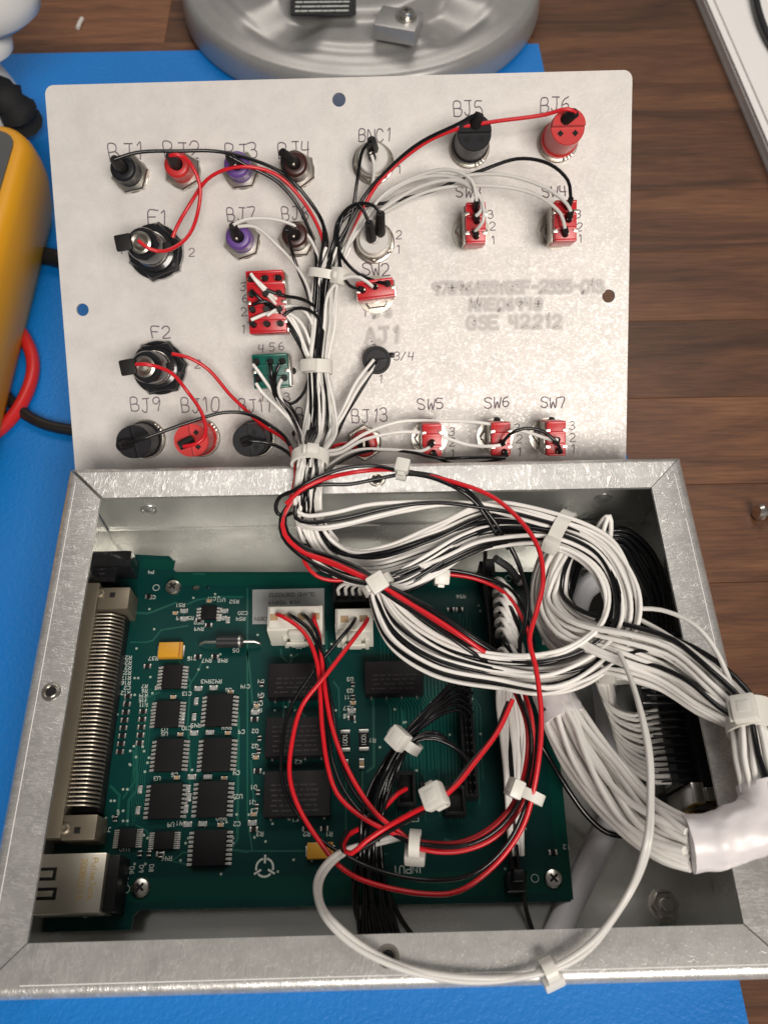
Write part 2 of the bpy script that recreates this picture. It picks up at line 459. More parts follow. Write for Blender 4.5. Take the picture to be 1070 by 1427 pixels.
def T(x, y, z): return Matrix.Translation((x, y, z))
def align(p, d, spin=0.0):
    """matrix that puts local +z along d at point p"""
    q = Vector((0, 0, 1)).rotation_difference(Vector(d).normalized())
    return Matrix.Translation(p) @ q.to_matrix().to_4x4() @ Matrix.Rotation(spin, 4, 'Z')
def rrect(x0, x1, y0, y1, r, n=5):
    pts = []
    for cx_, cy_, a0 in ((x1 - r, y1 - r, 0), (x0 + r, y1 - r, 90), (x0 + r, y0 + r, 180), (x1 - r, y0 + r, 270)):
        for k in range(n + 1):
            a = math.radians(a0 + 90 * k / n)
            pts.append((cx_ + r * math.cos(a), cy_ + r * math.sin(a)))
    return pts
def circ(x, y, r, n=24): return [(x + r * math.cos(2 * math.pi * k / n), y + r * math.sin(2 * math.pi * k / n)) for k in range(n)]
def plate(mb, outer, holes, z0, z1):
    bm = bmesh.new()
    es = []; rings = []
    for lp in [outer] + holes:
        vs_ = [bm.verts.new((q[0], q[1], z1)) for q in lp]
        rings.append(vs_)
        for i in range(len(vs_)): es.append(bm.edges.new((vs_[i], vs_[(i + 1) % len(vs_)])))
    r = bmesh.ops.triangle_fill(bm, use_beauty=True, use_dissolve=False, edges=es)
    bm.verts.index_update()
    n = len(mb.v); N = len(bm.verts)
    for q in bm.verts: mb.v.append(q.co.copy())
    for q in bm.verts: mb.v.append(Vector((q.co.x, q.co.y, z0)))
    for f in bm.faces:
        ii = [q.index for q in f.verts]
        mb.face([n + i for i in ii]); mb.face([n + N + i for i in reversed(ii)])
    for rg in rings:
        for i in range(len(rg)):
            a_, b_ = rg[i].index, rg[(i + 1) % len(rg)].index
            mb.face([n + a_, n + b_, n + N + b_, n + N + a_])
    bm.free()

def spline(pts, step=2.0, closed=False):
    """centripetal Catmull-Rom through the points"""
    pts = [Vector(q) for q in pts]
    if len(pts) == 2:
        k = max(2, int((pts[1] - pts[0]).length / step))
        return [pts[0].lerp(pts[1], i / k) for i in range(k + 1)]
    P0 = [pts[0] * 2 - pts[1]] + pts + [pts[-1] * 2 - pts[-2]]
    out = []
    for i in range(1, len(P0) - 2):
        p0, p1, p2, p3 = P0[i - 1:i + 3]
        t0 = 0; t1 = t0 + max(1e-3, (p1 - p0).length) ** .5; t2 = t1 + max(1e-3, (p2 - p1).length) ** .5; t3 = t2 + max(1e-3, (p3 - p2).length) ** .5
        k = max(2, int((p2 - p1).length / step))
        for j in range(k):
            t = t1 + (t2 - t1) * j / k
            a1 = p0 * ((t1 - t) / (t1 - t0)) + p1 * ((t - t0) / (t1 - t0))
            a2 = p1 * ((t2 - t) / (t2 - t1)) + p2 * ((t - t1) / (t2 - t1))
            a3 = p2 * ((t3 - t) / (t3 - t2)) + p3 * ((t - t2) / (t3 - t2))
            b1 = a1 * ((t2 - t) / (t2 - t0)) + a2 * ((t - t0) / (t2 - t0))
            b2 = a2 * ((t3 - t) / (t3 - t1)) + a3 * ((t - t1) / (t3 - t1))
            out.append(b1 * ((t2 - t) / (t2 - t1)) + b2 * ((t - t1) / (t2 - t1)))
    out.append(pts[-1])
    return out
def pt(tok):
    if tok[0] == 'l':
        return PLW(*map(float, tok[1:].split(',')))
    return P(*map(float, tok.split(',')))
def path(s): return [pt(t) for t in s.split()]
def wire(parent, pts, col='w', r=0.62, seg=8, name='wire', step=2.0):
    if isinstance(pts, str): pts = path(pts)
    mat = {'w': 'wire_white', 'k': 'wire_black', 'r': 'wire_red', 'c': 'wire_clear'}.get(col, col)
    c_ = spline(pts, step)
    off = Vector((random.uniform(0, 90), random.uniform(0, 90), random.uniform(0, 90)))
    n_ = len(c_)
    c_ = [q + noise.noise_vector(q * .055 + off) * (.75 * min(1, 4 * i / n_, 4 * (n_ - 1 - i) / n_)) for i, q in enumerate(c_)]
    mb = MB(); mb.tube(c_, r, seg)
    return mb.build(name, mat, parent, angle=80)
def lanes(Ls, Rs, n, jit=0.06, zj=1.2, seed=0, rows=2):
    """n wire paths spread between two edge paths (same number of points)"""
    rnd = random.Random(seed)
    A = path(Ls) if isinstance(Ls, str) else Ls
    B = path(Rs) if isinstance(Rs, str) else Rs
    out = []
    for i in range(n):
        t0 = (i + .5) / n
        lift = zj * ((i % rows) - (rows - 1) / 2)
        ph = rnd.uniform(0, 6.28); fr = rnd.uniform(.25, .6)
        ps = []
        for k in range(len(A)):
            t = t0 + jit * math.sin(ph + fr * k * 2.0) + rnd.uniform(-.5, .5) * jit * .5
            t = min(1.02, max(-.02, t))
            ps.append(A[k].lerp(B[k], t) + Vector((0, 0, lift * math.cos(ph + fr * k))))
        out.append(ps)
    return out
def disc_lanes(cp, radii, n, seed=0, twist=0.8, step=6.0):
    """n wire paths packed in a round bundle along a centre path"""
    rnd = random.Random(seed)
    cp = path(cp) if isinstance(cp, str) else cp
    # carry the radii along the spline
    m_ = len(cp)
    c = spline(cp, step)
    N = len(c)
    frames = []; up = Vector((0, 0, 1))
    for i in range(N):
        t = (c[min(i + 1, N - 1)] - c[max(i - 1, 0)]).normalized()
        up = (up - t * up.dot(t)).normalized()
        frames.append((up.copy(), t.cross(up)))
    out = []
    for i in range(n):
        rr = math.sqrt((i + .5) / n); a = i * 2.39996
        ph = rnd.uniform(0, 6.28)
        ps = []
        for k in range(N):
            f = k / (N - 1) * (m_ - 1); j = min(int(f), m_ - 2); rad = radii[j] + (radii[j + 1] - radii[j]) * (f - j)
            aa = a + twist * k / N + .25 * math.sin(ph + k * .5)
            u_, s_ = frames[k]
            ps.append(c[k] + u_ * (rad * rr * math.cos(aa)) + s_ * (rad * rr * math.sin(aa)))
        out.append(ps)
    return out
def cable_tie(parent, pos, axis, rx, rz, headdir, wdt=3.0, head=(5.5, 5.2, 4.2), tail=0.0):
    head = tuple(q * .88 for q in head)
    """band round a bundle: axis = along the bundle, rx across, rz up, head at headdir ('side','top') sign"""
    axis = Vector(axis).normalized()
    up = Vector((0, 0, 1)); up = (up - axis * up.dot(axis)).normalized()
    sd = axis.cross(up)
    mb = MB()
    n = 28
    base = len(mb.v)
    for k in range(n):
        a = 2 * math.pi * k / n
        for w_, rr in ((-.5, 0), (.5, 0), (.5, .9), (-.5, .9)):
            mb.v.append(Vector(pos) + axis * (w_ * wdt) + sd * ((rx + rr) * math.cos(a)) + up * ((rz + rr) * math.sin(a)))
    for k in range(n):
        k2 = (k + 1) % n
        for q in range(4):
            q2 = (q + 1) % 4
            mb.face([base + 4 * k + q, base + 4 * k + q2, base + 4 * k2 + q2, base + 4 * k2 + q])
    a = math.radians(headdir)
    hp = Vector(pos) + sd * ((rx + 1.2) * math.cos(a)) + up * ((rz + 1.2) * math.sin(a))
    rad = (sd * math.cos(a) + up * math.sin(a)).normalized()
    tan = (-sd * math.sin(a) + up * math.cos(a)).normalized()
    M = Matrix((axis, tan, axis.cross(tan))).transposed().to_4x4(); M.translation = hp
    hx, hy, hz = head
    mb.box(-hx / 2, hx / 2, -hy / 2, hy / 2, -hz / 2, hz / 2, .7, M)
    mb.box(-wdt * .36, wdt * .36, -hy / 2 - 1.0 - tail, -hy / 2 + .5, -.55, .55, .2, M)
    s_ = 1 if M.to_3x3().determinant() > 0 else 1
    mb.box(-1.5, 1.5, -1.5, 1.5, hz / 2 - .3, hz / 2 + .12, .1, M)
    return mb.build('cable_tie', 'tie_nylon', parent, origin=pos, angle=40)

# stroke lettering on a 4 x 6 grid
FONT = {
 'A': ["0,0 2,6 4,0", "0.8,2.2 3.2,2.2"], 'B': ["0,0 0,6 2.6,6 3.4,5.2 3.2,3.8 2.4,3.2 0.2,3.1", "2.4,3.2 3.8,2.4 3.8,1 2.8,0 0,0"],
 'C': ["4,5 3,6 1,6 0,4.5 0,1.5 1,0 3,0 4,1"], 'D': ["0,0 0,6 2.4,6 4,4.4 4,1.6 2.4,0 0,0"], 'E': ["4,6 0,6 0,0 4,0", "0,3 3,3"],
 'F': ["4,6 0,6 0,0", "0,3.2 3,3.2"], 'G': ["4,5 3,6 1,6 0,4.5 0,1.5 1,0 3,0 4,1.2 4,2.8 2.4,2.8"], 'H': ["0,0 0,6", "4,0 4,6", "0,3 4,3"],
 'I': ["2,0 2,6"], 'J': ["0.6,6 4,6", "2.8,6 2.8,1.2 2,0 0.8,0 0.2,1"], 'K': ["0,0 0,6", "4,6 0.2,2.8 4,0"], 'L': ["0,6 0,0 4,0"],
 'M': ["0,0 0,6 2,2.6 4,6 4,0"], 'N': ["0,0 0,6 4,0 4,6"], 'O': ["1,0 0,1.5 0,4.5 1,6 3,6 4,4.5 4,1.5 3,0 1,0"],
 'P': ["0,0 0,6 3,6 4,5 4,4 3,3 0,3"], 'Q': ["1,0 0,1.5 0,4.5 1,6 3,6 4,4.5 4,1.5 3,0 1,0", "2.6,1.4 4.2,-0.4"], 'R': ["0,0 0,6 3,6 4,5 4,4 3,3 0,3", "1.8,3 4,0"],
 'S': ["4,5.2 3,6 1,6 0,5 0.4,3.8 3.4,2.6 4,1.2 3,0 1,0 0,0.8"], 'T': ["0,6 4,6", "2,6 2,0"], 'U': ["0,6 0,1.4 1,0 3,0 4,1.4 4,6"],
 'W': ["0,6 0.8,0 2,3.4 3.2,0 4.2,6"], 'Y': ["0,6 2,3.2 4,6", "2,3.2 2,0"], 'V': ["0,6 2,0 4,6"], 'X': ["0,0 4,6", "0,6 4,0"], 'Z': ["0,6 4,6 0,0 4,0"],
 '0': ["1,0 0,1.5 0,4.5 1,6 3,6 4,4.5 4,1.5 3,0 1,0"], '1': ["1,5 2.2,6 2.2,0"], '2': ["0,4.8 1,6 3,6 4,4.8 3.6,3.4 0,0 4,0"],
 '3': ["0.2,5.4 1.4,6 3,6 3.8,4.8 3,3.4 1.6,3.2", "3,3.3 4,2.2 3.8,0.8 2.6,0 1,0 0,0.8"], '4': ["0.4,6 0.2,2.8 3.8,2.8", "3.4,6 3.2,0"],
 '5': ["3.8,6 0.6,6 0.4,3.4 2.6,3.6 3.8,2.6 3.8,1 2.6,0 0.2,0.4"], '6': ["3.4,6 1.2,4.8 0.2,2.4 0.6,0.6 2,0 3.4,0.6 3.8,2 2.8,3.2 0.6,2.6"],
 '7': ["0,6 4,6 1.6,0"], '8': ["2,3.2 0.4,4.4 1,5.8 3,5.8 3.6,4.4 2,3.2 0.2,1.8 0.6,0.2 3.2,0.2 3.8,1.8 2,3.2"],
 '9': ["3.6,4.2 2.4,3 0.8,3.4 0.4,5 1.6,6 3.2,5.8 3.8,4.2 3,0"], '/': ["0,0 4,6"], '-': ["0.6,3 3.4,3"], '|': ["2,-1 2,7"], '.': ["1.8,0 2.2,0.1"],
 '#': ["1,0 1.6,6", "2.6,0 3.2,6", "0,2 4,2", "0,4 4,4"],
 'u': ["0,4 0,1 1,0 2.4,0.2 3.4,1.2", "3.4,4 3.4,0"], 'l': ["1.4,6 1.4,0"], 's': ["3.4,3.4 2,4 0.4,3.4 0.8,2.3 3,1.8 3.4,.7 2,0 0.2,0.5"], 'e': ["0.2,2 3.6,2 3.2,3.5 2,4 .6,3.4 .1,2 .6,.5 2,0 3.4,.6"],
 'a': ["3.4,4 3.4,0", "3.4,1 2.2,0 .7,.4 .1,2 .7,3.6 2.2,4 3.4,3"], 'c': ["3.4,3.3 2.1,4 .7,3.5 .1,2 .7,.5 2.1,0 3.4,.7"], 'k': ["0.2,6 .2,0", "3.2,4 .3,1.8", "1.3,2.6 3.4,0"],
}
def letters(mb, text, x, y, h, z, wd, ang=0.0, jit=0.0, adv=5.6, rnd=random):
    """lettering in the xy plane; (x, y) = lower-left of the text, ang turns it"""
    k = h / 6
    ca, sa = math.cos(ang), math.sin(ang)
    px = 0; lay = 0
    for ch in text:
        if ch == ' ': px += adv * .8; continue
        dy = rnd.uniform(-1, 1) * jit; sl = rnd.uniform(-.12, .12) * (jit > 0)
        for st in FONT[ch]:
            ps = []
            for tkn in st.split():
                a, b_ = map(float, tkn.split(','))
                a = px + a + b_ * sl + rnd.uniform(-1, 1) * jit * .35; b_ = b_ + dy + rnd.uniform(-1, 1) * jit * .35
                ps.append((x + k * (a * ca - b_ * sa), y + k * (a * sa + b_ * ca)))
            if jit > 0 and len(ps) > 2:
                ps = [(q.x, q.y) for q in spline([Vector((*q, 0)) for q in ps], h * .09)]
            mb.ribbon(ps, wd, z + .012 * (lay % 3)); lay += 1
        px += adv if ch not in 'I1l' else adv * .8
    return mb

# =================================================================== the desk
mb = MB(); mb.box(-760, 760, -250, 1000, -34, -4)
desk = mb.build('table_top', 'walnut', origin=(0, 300, -34))
desk['kind'] = 'structure'; desk['label'] = 'dark walnut desk top of narrow glued staves'
stave_src = {}
for ln in (330, 450, 560):
    mb = MB(); mb.box(-ln / 2 + .1, ln / 2 - .1, -20.88, 20.88, -3.9, 0, .18)
    stave_src[ln] = mb
rnd = random.Random(21)
made = {}
for row in range(-6, 23):
    yc = 42 * row + 21
    xx = -760 + rnd.uniform(-300, 0)
    while xx < 760:
        ln = rnd.choice((330, 450, 560))
        o = (xx + ln / 2, yc, 0)
        if ln not in made:
            made[ln] = stave_src[ln].build('plank', 'walnut', desk, origin=(0, 0, 0), smooth=False)
            made[ln].location = (Vector(o) - ORIG[desk.name]) * S
        else:
            inst(made[ln], desk, o, math.pi if rnd.random() < .5 else 0)
        xx += ln
mb = MB(); mb.prism([(-430, -230), (104.5, -230), (95.4, 453.5), (-430, 447)], 0.02, 2.0)
mat = mb.build('work_mat', 'mat_blue', smooth=False)
tag(mat, 'bright blue anti-static work mat lying on the wooden desk', 'mat')

# =================================================================== the open aluminium box
W, D, ZT, ZM = 200.0, 150.1, 48.7, 2.0
FL = 11.96
box = thing('aluminium_enclosure', 'open scuffed aluminium project box with mitred rim flanges', 'enclosure', (0, D / 2, ZM))
def box_side(name, half, place, mat_, gapL=.25, gapR=.25):
    """sheet-metal side: wall, rounded bend, rim flange; place(d, t, z) -> world, t along the side"""
    R_ = 2.6
    outer = [(0, ZM)] + [(R_ - R_ * math.cos(a), ZT - R_ + R_ * math.sin(a)) for a in [math.pi / 2 * k / 7 for k in range(8)]] + [(FL, ZT)]
    inner = [(FL, ZT - 1.1), (R_, ZT - 1.1)] + [(R_ - (R_ - 1.1) * math.sin(a), ZT - R_ + (R_ - 1.1) * math.cos(a)) for a in [math.pi / 2 * k / 5 for k in range(1, 6)]] + [(1.1, ZM)]
    prof = outer + inner
    mb = MB()
    for sgn, gp in ((-1, gapL), (1, gapR)):
        for d, z in prof: mb.v.append(place(d, sgn * (half - d - gp * min(1, (d + 1) / 3)), z))
    k = len(prof)
    for i in range(k):
        j = (i + 1) % k
        mb.cur = 1 if i > len(outer) else 0
        mb.face([i, j, k + j, k + i])
    mb.cur = 0
    mb.face(list(range(k))); mb.face([k + i for i in reversed(range(k))])
    return mb
side_back = box_side('b', W / 2, lambda d, t, z: Vector((t, D - d, z)), None, .9, .15).build('side_wall', ['rim_aluminium_long', 'wall_inner'], box, angle=30, label='back side with a wide corner gap')
box_side('f', W / 2, lambda d, t, z: Vector((t, d, z)), None, .2, .3).build('side_wall', ['rim_aluminium_long', 'wall_inner'], box, angle=30)
for sx in (-1, 1):
    mb = box_side('s', D / 2, lambda d, t, z: Vector((sx * (W / 2 - d), D / 2 + t, z)), None, .2, .5 if sx < 0 else .15)
    mb.build('side_wall', ['rim_aluminium_side', 'wall_inner'], box, angle=30)
mb = MB(); mb.box(-W / 2 + 1.12, W / 2 - 1.12, 1.12, D - 1.12, ZM + .02, 3.04)
# folded floor flange along the back wall and inside corner blocks
mb.box(-W / 2 + 1.2, W / 2 - 1.2, D - 2.0, D - 1.2, 3.04, 8.0)
mb.build('floor', 'inner_aluminium', box)
# scribed layout lines on the flanges
rnd = random.Random(3)
for a, c in (((-W / 2 + 3.4, 8), (-W / 2 + 3.2, D - 6)), ((-88, 2.9), (92, 3.1)), ((W / 2 - 3.6, D - 20), (W / 2 - 3.7, D - 7)), ((W / 2 - 3.4, 30), (W / 2 - 3.2, D - 24))):
    mb = MB(); mb.ribbon([a, ((a[0] + c[0]) / 2 + .1, (a[1] + c[1]) / 2), c], .22, ZT + .02)
    mb.build('scribe_line', 'paper', box, smooth=False)
# pressed-in threaded inserts, mid-side
insert_src = None
for x_, y_ in ((-W / 2 + 7.1, D / 2), (0, D - 7.1), (0, 7.1), (W / 2 - 7.1, D / 2)):
    if insert_src is None:
        mb = MB(); mb.lathe([(1.25, -5), (1.25, .05), (1.5, .25), (1.75, .1), (1.95, .35), (2.5, .3), (2.75, .03), (2.75, -1)], 24)
        mb.cur = 1; mb.lathe([(1.42, -.6), (1.42, .27)], 16)  # near-black disc caps the bore, standing in for the shade inside it
        insert_src = mb.build('threaded_insert', ['nickel', 'dark_hole'], box, origin=(0, 0, 0))
        insert_src.location = (Vector((x_, y_, ZT)) - ORIG[box.name]) * S
    else: inst(insert_src, box, (x_, y_, ZT))
# dimpled rivet marks on the inner back wall
for u, v in ((208, 710), (840, 694)):
    q = P(u, v, 20); q.y = D - 1.4
    # find height where the ray meets the wall
    d = ray(u, v); q = CAM_LOC + d * ((D - 1.2 - CAM_LOC.y) / d.y)
    mb = MB(); mb.lathe([(3.2, 0), (3.0, .35), (2.4, .5), (2.0, .2), (1.4, .7), (0, .9)], 20, align(q, (0, -1, 0)))
    mb.build('rivet', 'inner_aluminium', box)
# floor bolt with nut
q = P(925, 1262, 4)
mb = MB(); mb.lathe([(4.6, 3.05), (4.6, 3.6), (3.9, 3.7)], 24, T(q.x, q.y, 0)); mb.lathe([(4.0, 3.7), (4.0, 6.2), (3.6, 6.6)], 6, T(q.x, q.y, 0), hexes=6)
nut = mb.build('floor_nut', 'steel_screw', box)
mb = MB(); mb.lathe([(2.0, 6.0), (2.0, 8.0), (1.7, 8.3), (0, 8.3)], 16, T(q.x, q.y, 0)); mb.build('bolt_end', 'steel_screw', nut)

# =================================================================== the panel (the box's lid, wired side up)
panel = thing('control_panel', 'pale aluminium panel standing tilted behind the box, studded with jacks and switches', 'panel')
panel.location = LID_LOC * S
panel.rotation_euler = LID_ROT
ORIG[panel.name] = Vector((0, 0, 0))
LW, LH = 100.0, 74.8
mb = MB()
holes = [circ(0, LH - 7.1, 2.3), circ(-LW + 7.1, 0, 2.2), circ(LW - 7.1, 0, 2.3), circ(0, -LH + 7.1, 2.2)]
plate(mb, rrect(-LW, LW, -LH, LH, 3.0), holes, -1.3, 0)
mb.build('plate', 'panel_aluminium', panel, origin=(0, 0, -1.3), angle=20)

# hand lettering: (text, left, baseline, height) in photo pixels
def pen(text, u, v, hpx, wd=.44, jit=.4, mat_='ink', adv=5.4, lab=None, z=.03, fx=1.0):
    a = PL(u, v); b_ = PL(u, v - hpx); c = PL(u + 60, v - 1)
    h = (b_ - a).length
    mb = MB(); letters(mb, text, 0, 0, h, z, wd, 0, jit, adv)
    for q in mb.v: q.x *= fx
    ang = math.atan2(c.y - a.y, c.x - a.x)
    R2 = Matrix.Rotation(ang, 4, 'Z')
    mb.v = [R2 @ q + Vector((a.x, a.y, 0)) for q in mb.v]
    return mb.build('lettering', mat_, panel, smooth=False)
for t, u, v, h in (('BJ1', 154, 224, 24), ('BJ2', 231, 222, 23), ('BJ3', 315, 222, 22), ('BJ4', 389, 220, 21), ('BNC1', 500, 197, 17), ('BJ5', 633, 161, 20), ('BJ6', 753, 156, 20),
                   ('F1', 207, 312, 19), ('BJ7', 318, 308, 18), ('BJ8', 394, 306, 18), ('SW3', 636, 275, 14), ('SW4', 756, 274, 14), ('SW2', 505, 384, 16), ('F2', 213, 471, 16),
                   ('BJ9', 184, 574, 19), ('BJ10', 254, 574, 19), ('BJ11', 334, 574, 17), ('BJ12', 413, 586, 18), ('BJ13', 491, 588, 18), ('SW5', 583, 570, 14), ('SW6', 675, 568, 14), ('SW7', 753, 568, 14)):
    pen(t, u, v, h, fx=.85 if t[0] == 'B' else 1.0)
for t, u, v in (('3', 680, 304), ('2', 683, 321), ('1', 684, 340), ('3', 801, 304), ('2', 803, 322), ('1', 805, 338), ('1', 166, 353), ('2', 264, 357), ('1', 553, 242), ('2', 552, 333), ('1', 552, 353),
                ('2', 272, 513), ('3', 335, 405), ('6', 338, 421), ('2', 337, 440), ('1', 336, 464), ('4', 360, 491), ('5', 375, 489), ('6', 389, 488), ('1', 362, 559), ('3', 397, 559),
                ('1', 505, 441), ('3', 517, 486), ('3/4', 549, 502), ('1', 527, 534), ('3', 625, 607), ('2', 626, 622), ('1', 627, 638), ('3', 716, 602), ('2', 719, 617), ('1', 720, 635), ('3', 793, 599), ('2', 794, 615), ('1', 795, 631), ('4', 430, 414), ('S', 427, 519), ('1', 455, 519)):
    pen(t, u, v, 11, .34, .2)
# rubbed-out writing
for t, u, v, h, adv in (('97896ASSYG3F-2335-013', 602, 410, 15, 4.75), ('MRE06948', 655, 432, 14, 5.6), ('GSE 42212', 652, 458, 16, 6.0), ('0 3', 520, 441, 10, 6), ('AJ1', 510, 478, 20, 5.4)):
    for i, wd in enumerate((1.9, .95)):
        random.seed(len(t))
        pen(t, u, v, h, wd, .25, f'smudge_{i * 2 + 1}', adv, z=.03 + .08 * i)
random.seed(11)
# a few shallow scratches near the corner
for a, c in (((836, 147), (848, 135)), ((818, 180), (850, 152)), ((845, 168), (865, 155)), ((838, 152), (826, 168)), ((850, 175), (862, 165))):
    a = PL(*a); c = PL(*c)
    mb = MB(); mb.ribbon([(a.x, a.y), (c.x, c.y)], .12, .02); mb.build('scratch', 'solder', panel, smooth=False)

def bez(p0, p1, p2, n=8): return [p0 * (1 - t) ** 2 + p1 * 2 * t * (1 - t) + p2 * t * t for t in [i / n for i in range(n + 1)]]
def shrink(parent, base, tip, r=1.5, tipr=1.1, mid=None):
    base, tip = Vector(base), Vector(tip)
    c = bez(base, mid or (base + Vector((0, 0, (tip - base).length * .5))), tip)
    mb = MB(); mb.tube(c, r, 10, rs=[r + (tipr - r) * (i / 8) for i in range(9)])
    return mb.build('heat_shrink', 'heat_shrink', parent)
def nutwasher(parent, x, y, rw, rn, hn, spin, wmat='nickel', nmat='nickel', back=12):
    mb = MB(); mb.lathe([(rw, 0.02), (rw, .7), (rw - .3, .9), (rn * .6, .9)], 32, T(x, y, 0)); mb.build('washer', wmat, parent)
    mb = MB(); mb.lathe([(rn, .9), (rn, .9 + hn - .5), (rn - .5, .9 + hn), (rn * .7, .9 + hn)], 6, T(x, y, 0) @ Matrix.Rotation(spin, 4, 'Z'), hexes=6)
    mb.build('nut', nmat, parent, angle=20)
    mb = MB(); mb.lathe([(rw * .8, -1.32), (rw * .8, -5), (rw * .65, -back), (0, -back)], 20, T(x, y, 0)); mb.build('front_post', 'black_plastic', parent)

def banana(u, v, mat_, tip, r=4.3, hh=10.5, spin=.2, sh=True, label=None):
    """small banana jack: washer, hex nut, coloured barrel, solder lug in heat shrink. (u,v) = middle of its nut"""
    c = PL(u, v, 1.5); x, y = c.x, c.y
    mb = MB(); mb.lathe([(r * 1.02, 2.0), (r * 1.02, 3.4), (r, 3.6), (r, hh - .8), (r - .5, hh - .2), (r - 1.0, hh), (r * .5, hh), (r * .5, hh - 1.2), (0, hh - 1.2)], 28, T(x, y, 0))
    j = mb.build('banana_jack', mat_, panel, origin=(x, y, 0), label=label)
    nutwasher(j, x, y, 6.0, 6.6, 2.0, spin)
    mb = MB(); mb.box(x - .4, x + .4, y - 1.6, y + 1.6, hh - 1.2, hh + 4, .1); mb.build('solder_lug', 'tin_pin', j)
    if sh:
        t = PL(*tip); shrink(j, (x - .3, y, hh - 1), t, 2.2, 1.4)
    return j
banana(182, 243, 'jack_black', (160, 222, 19), label='black banana jack marked BJ1')
banana(255, 238, 'red_plastic', (237, 217, 19), spin=.5, label='red banana jack marked BJ2')
banana(336, 238, 'purple_plastic', (320, 218, 17), spin=.1, label='purple banana jack marked BJ3')
banana(414, 237, 'brown_plastic', (393, 212, 19), spin=.6, label='dark brown banana jack marked BJ4')
banana(338, 336, 'purple_plastic', (325, 314, 18), spin=.3, label='purple banana jack marked BJ7')
banana(414, 333, 'brown_plastic', (400, 320, 17), spin=.0, label='dark brown banana jack marked BJ8')
banana(434, 606, 'jack_black', (428, 606, 14), label='black banana jack behind the wire trunk')
banana(508, 617, 'red_plastic', (500, 615, 14), spin=.52, r=4.6, label='red banana jack marked BJ13')

def binding(u, v, mat_, ang, tip, r=5.7, hh=19, rw=7.0, label=None, split=True):
    """big binding post with notched end face; ang = direction of the flat"""
    c = PL(u, v, 1); x, y = c.x, c.y
    A = T(x, y, 0) @ Matrix.Rotation(ang, 4, 'Z')
    mb = MB(); mb.lathe([(r + .5, 2.4), (r + .5, 4.6), (r, 5.2), (r * .97, hh - 2.6), (r * .93, hh - 2.4)], 32, A)
    # half-round raised step on the end
    pts = [(r * .93 * math.cos(a), r * .93 * math.sin(a)) for a in [math.pi * k / 14 for k in range(15)]]
    mb.prism(pts, hh - 2.5, hh, A)
    mb.cur = 1
    for sx in (-1, 1):
        mb.box(-.75, .75, -.75, .75, hh - 2.45, hh - 2.3, 0, A @ T(sx * r * .42, -r * .32, 0) @ Matrix.Rotation(math.pi / 4, 4, 'Z'))
    j = mb.build('binding_post', [mat_, 'dark_hole'], panel, origin=(x, y, 0), label=label)
    mb = MB(); mb.lathe([(rw, .02), (rw, .9), (rw - .25, 1.2), (rw - .9, 1.2), (rw - .9, 2.3), (rw - 1.1, 2.5), (r * .8, 2.5)], 40, T(x, y, 0))
    for k in range(3):
        a = ang - 1.2 + k * .2
        mb.box(-.5, .5, -.45, .45, .9, 2.6, .1, T(x + (rw - .6) * math.cos(a), y + (rw - .6) * math.sin(a), 0) @ Matrix.Rotation(a, 4, 'Z'))
    mb.build('lock_ring', 'nickel', j)
    mb = MB(); mb.lathe([(5, -1.32), (5, -8), (4, -14), (0, -14)], 20, T(x, y, 0)); mb.build('front_post', mat_, j)
    bx, by = tip[0]; ex = PL(*tip[1])
    b0 = A @ Vector((bx, by, hh - .4))
    shrink(j, b0, ex, 1.9, 1.5, mid=(b0 + ex) / 2 + Vector((0, 0, 1.0)))
    return j
binding(654, 205, 'jack_black', 0, ((0, 2.0), (668, 158, 22)), label='black binding post marked BJ5')
binding(777, 197, 'red_plastic', 0, ((-1.2, 1.8), (802, 157, 23)), label='red binding post marked BJ6')
binding(204, 612, 'jack_black', math.radians(100), ((0, .8), (165, 623, 22)), r=5.9, hh=18, label='black binding post marked BJ9')
binding(280, 610, 'red_plastic', math.radians(95), ((0, -.4), (250, 622, 20)), r=5.9, hh=18, label='red binding post marked BJ10')
binding(357, 610, 'jack_black', math.radians(95), ((0, .2), (338, 617, 19)), r=5.9, hh=18, label='black binding post marked BJ11')

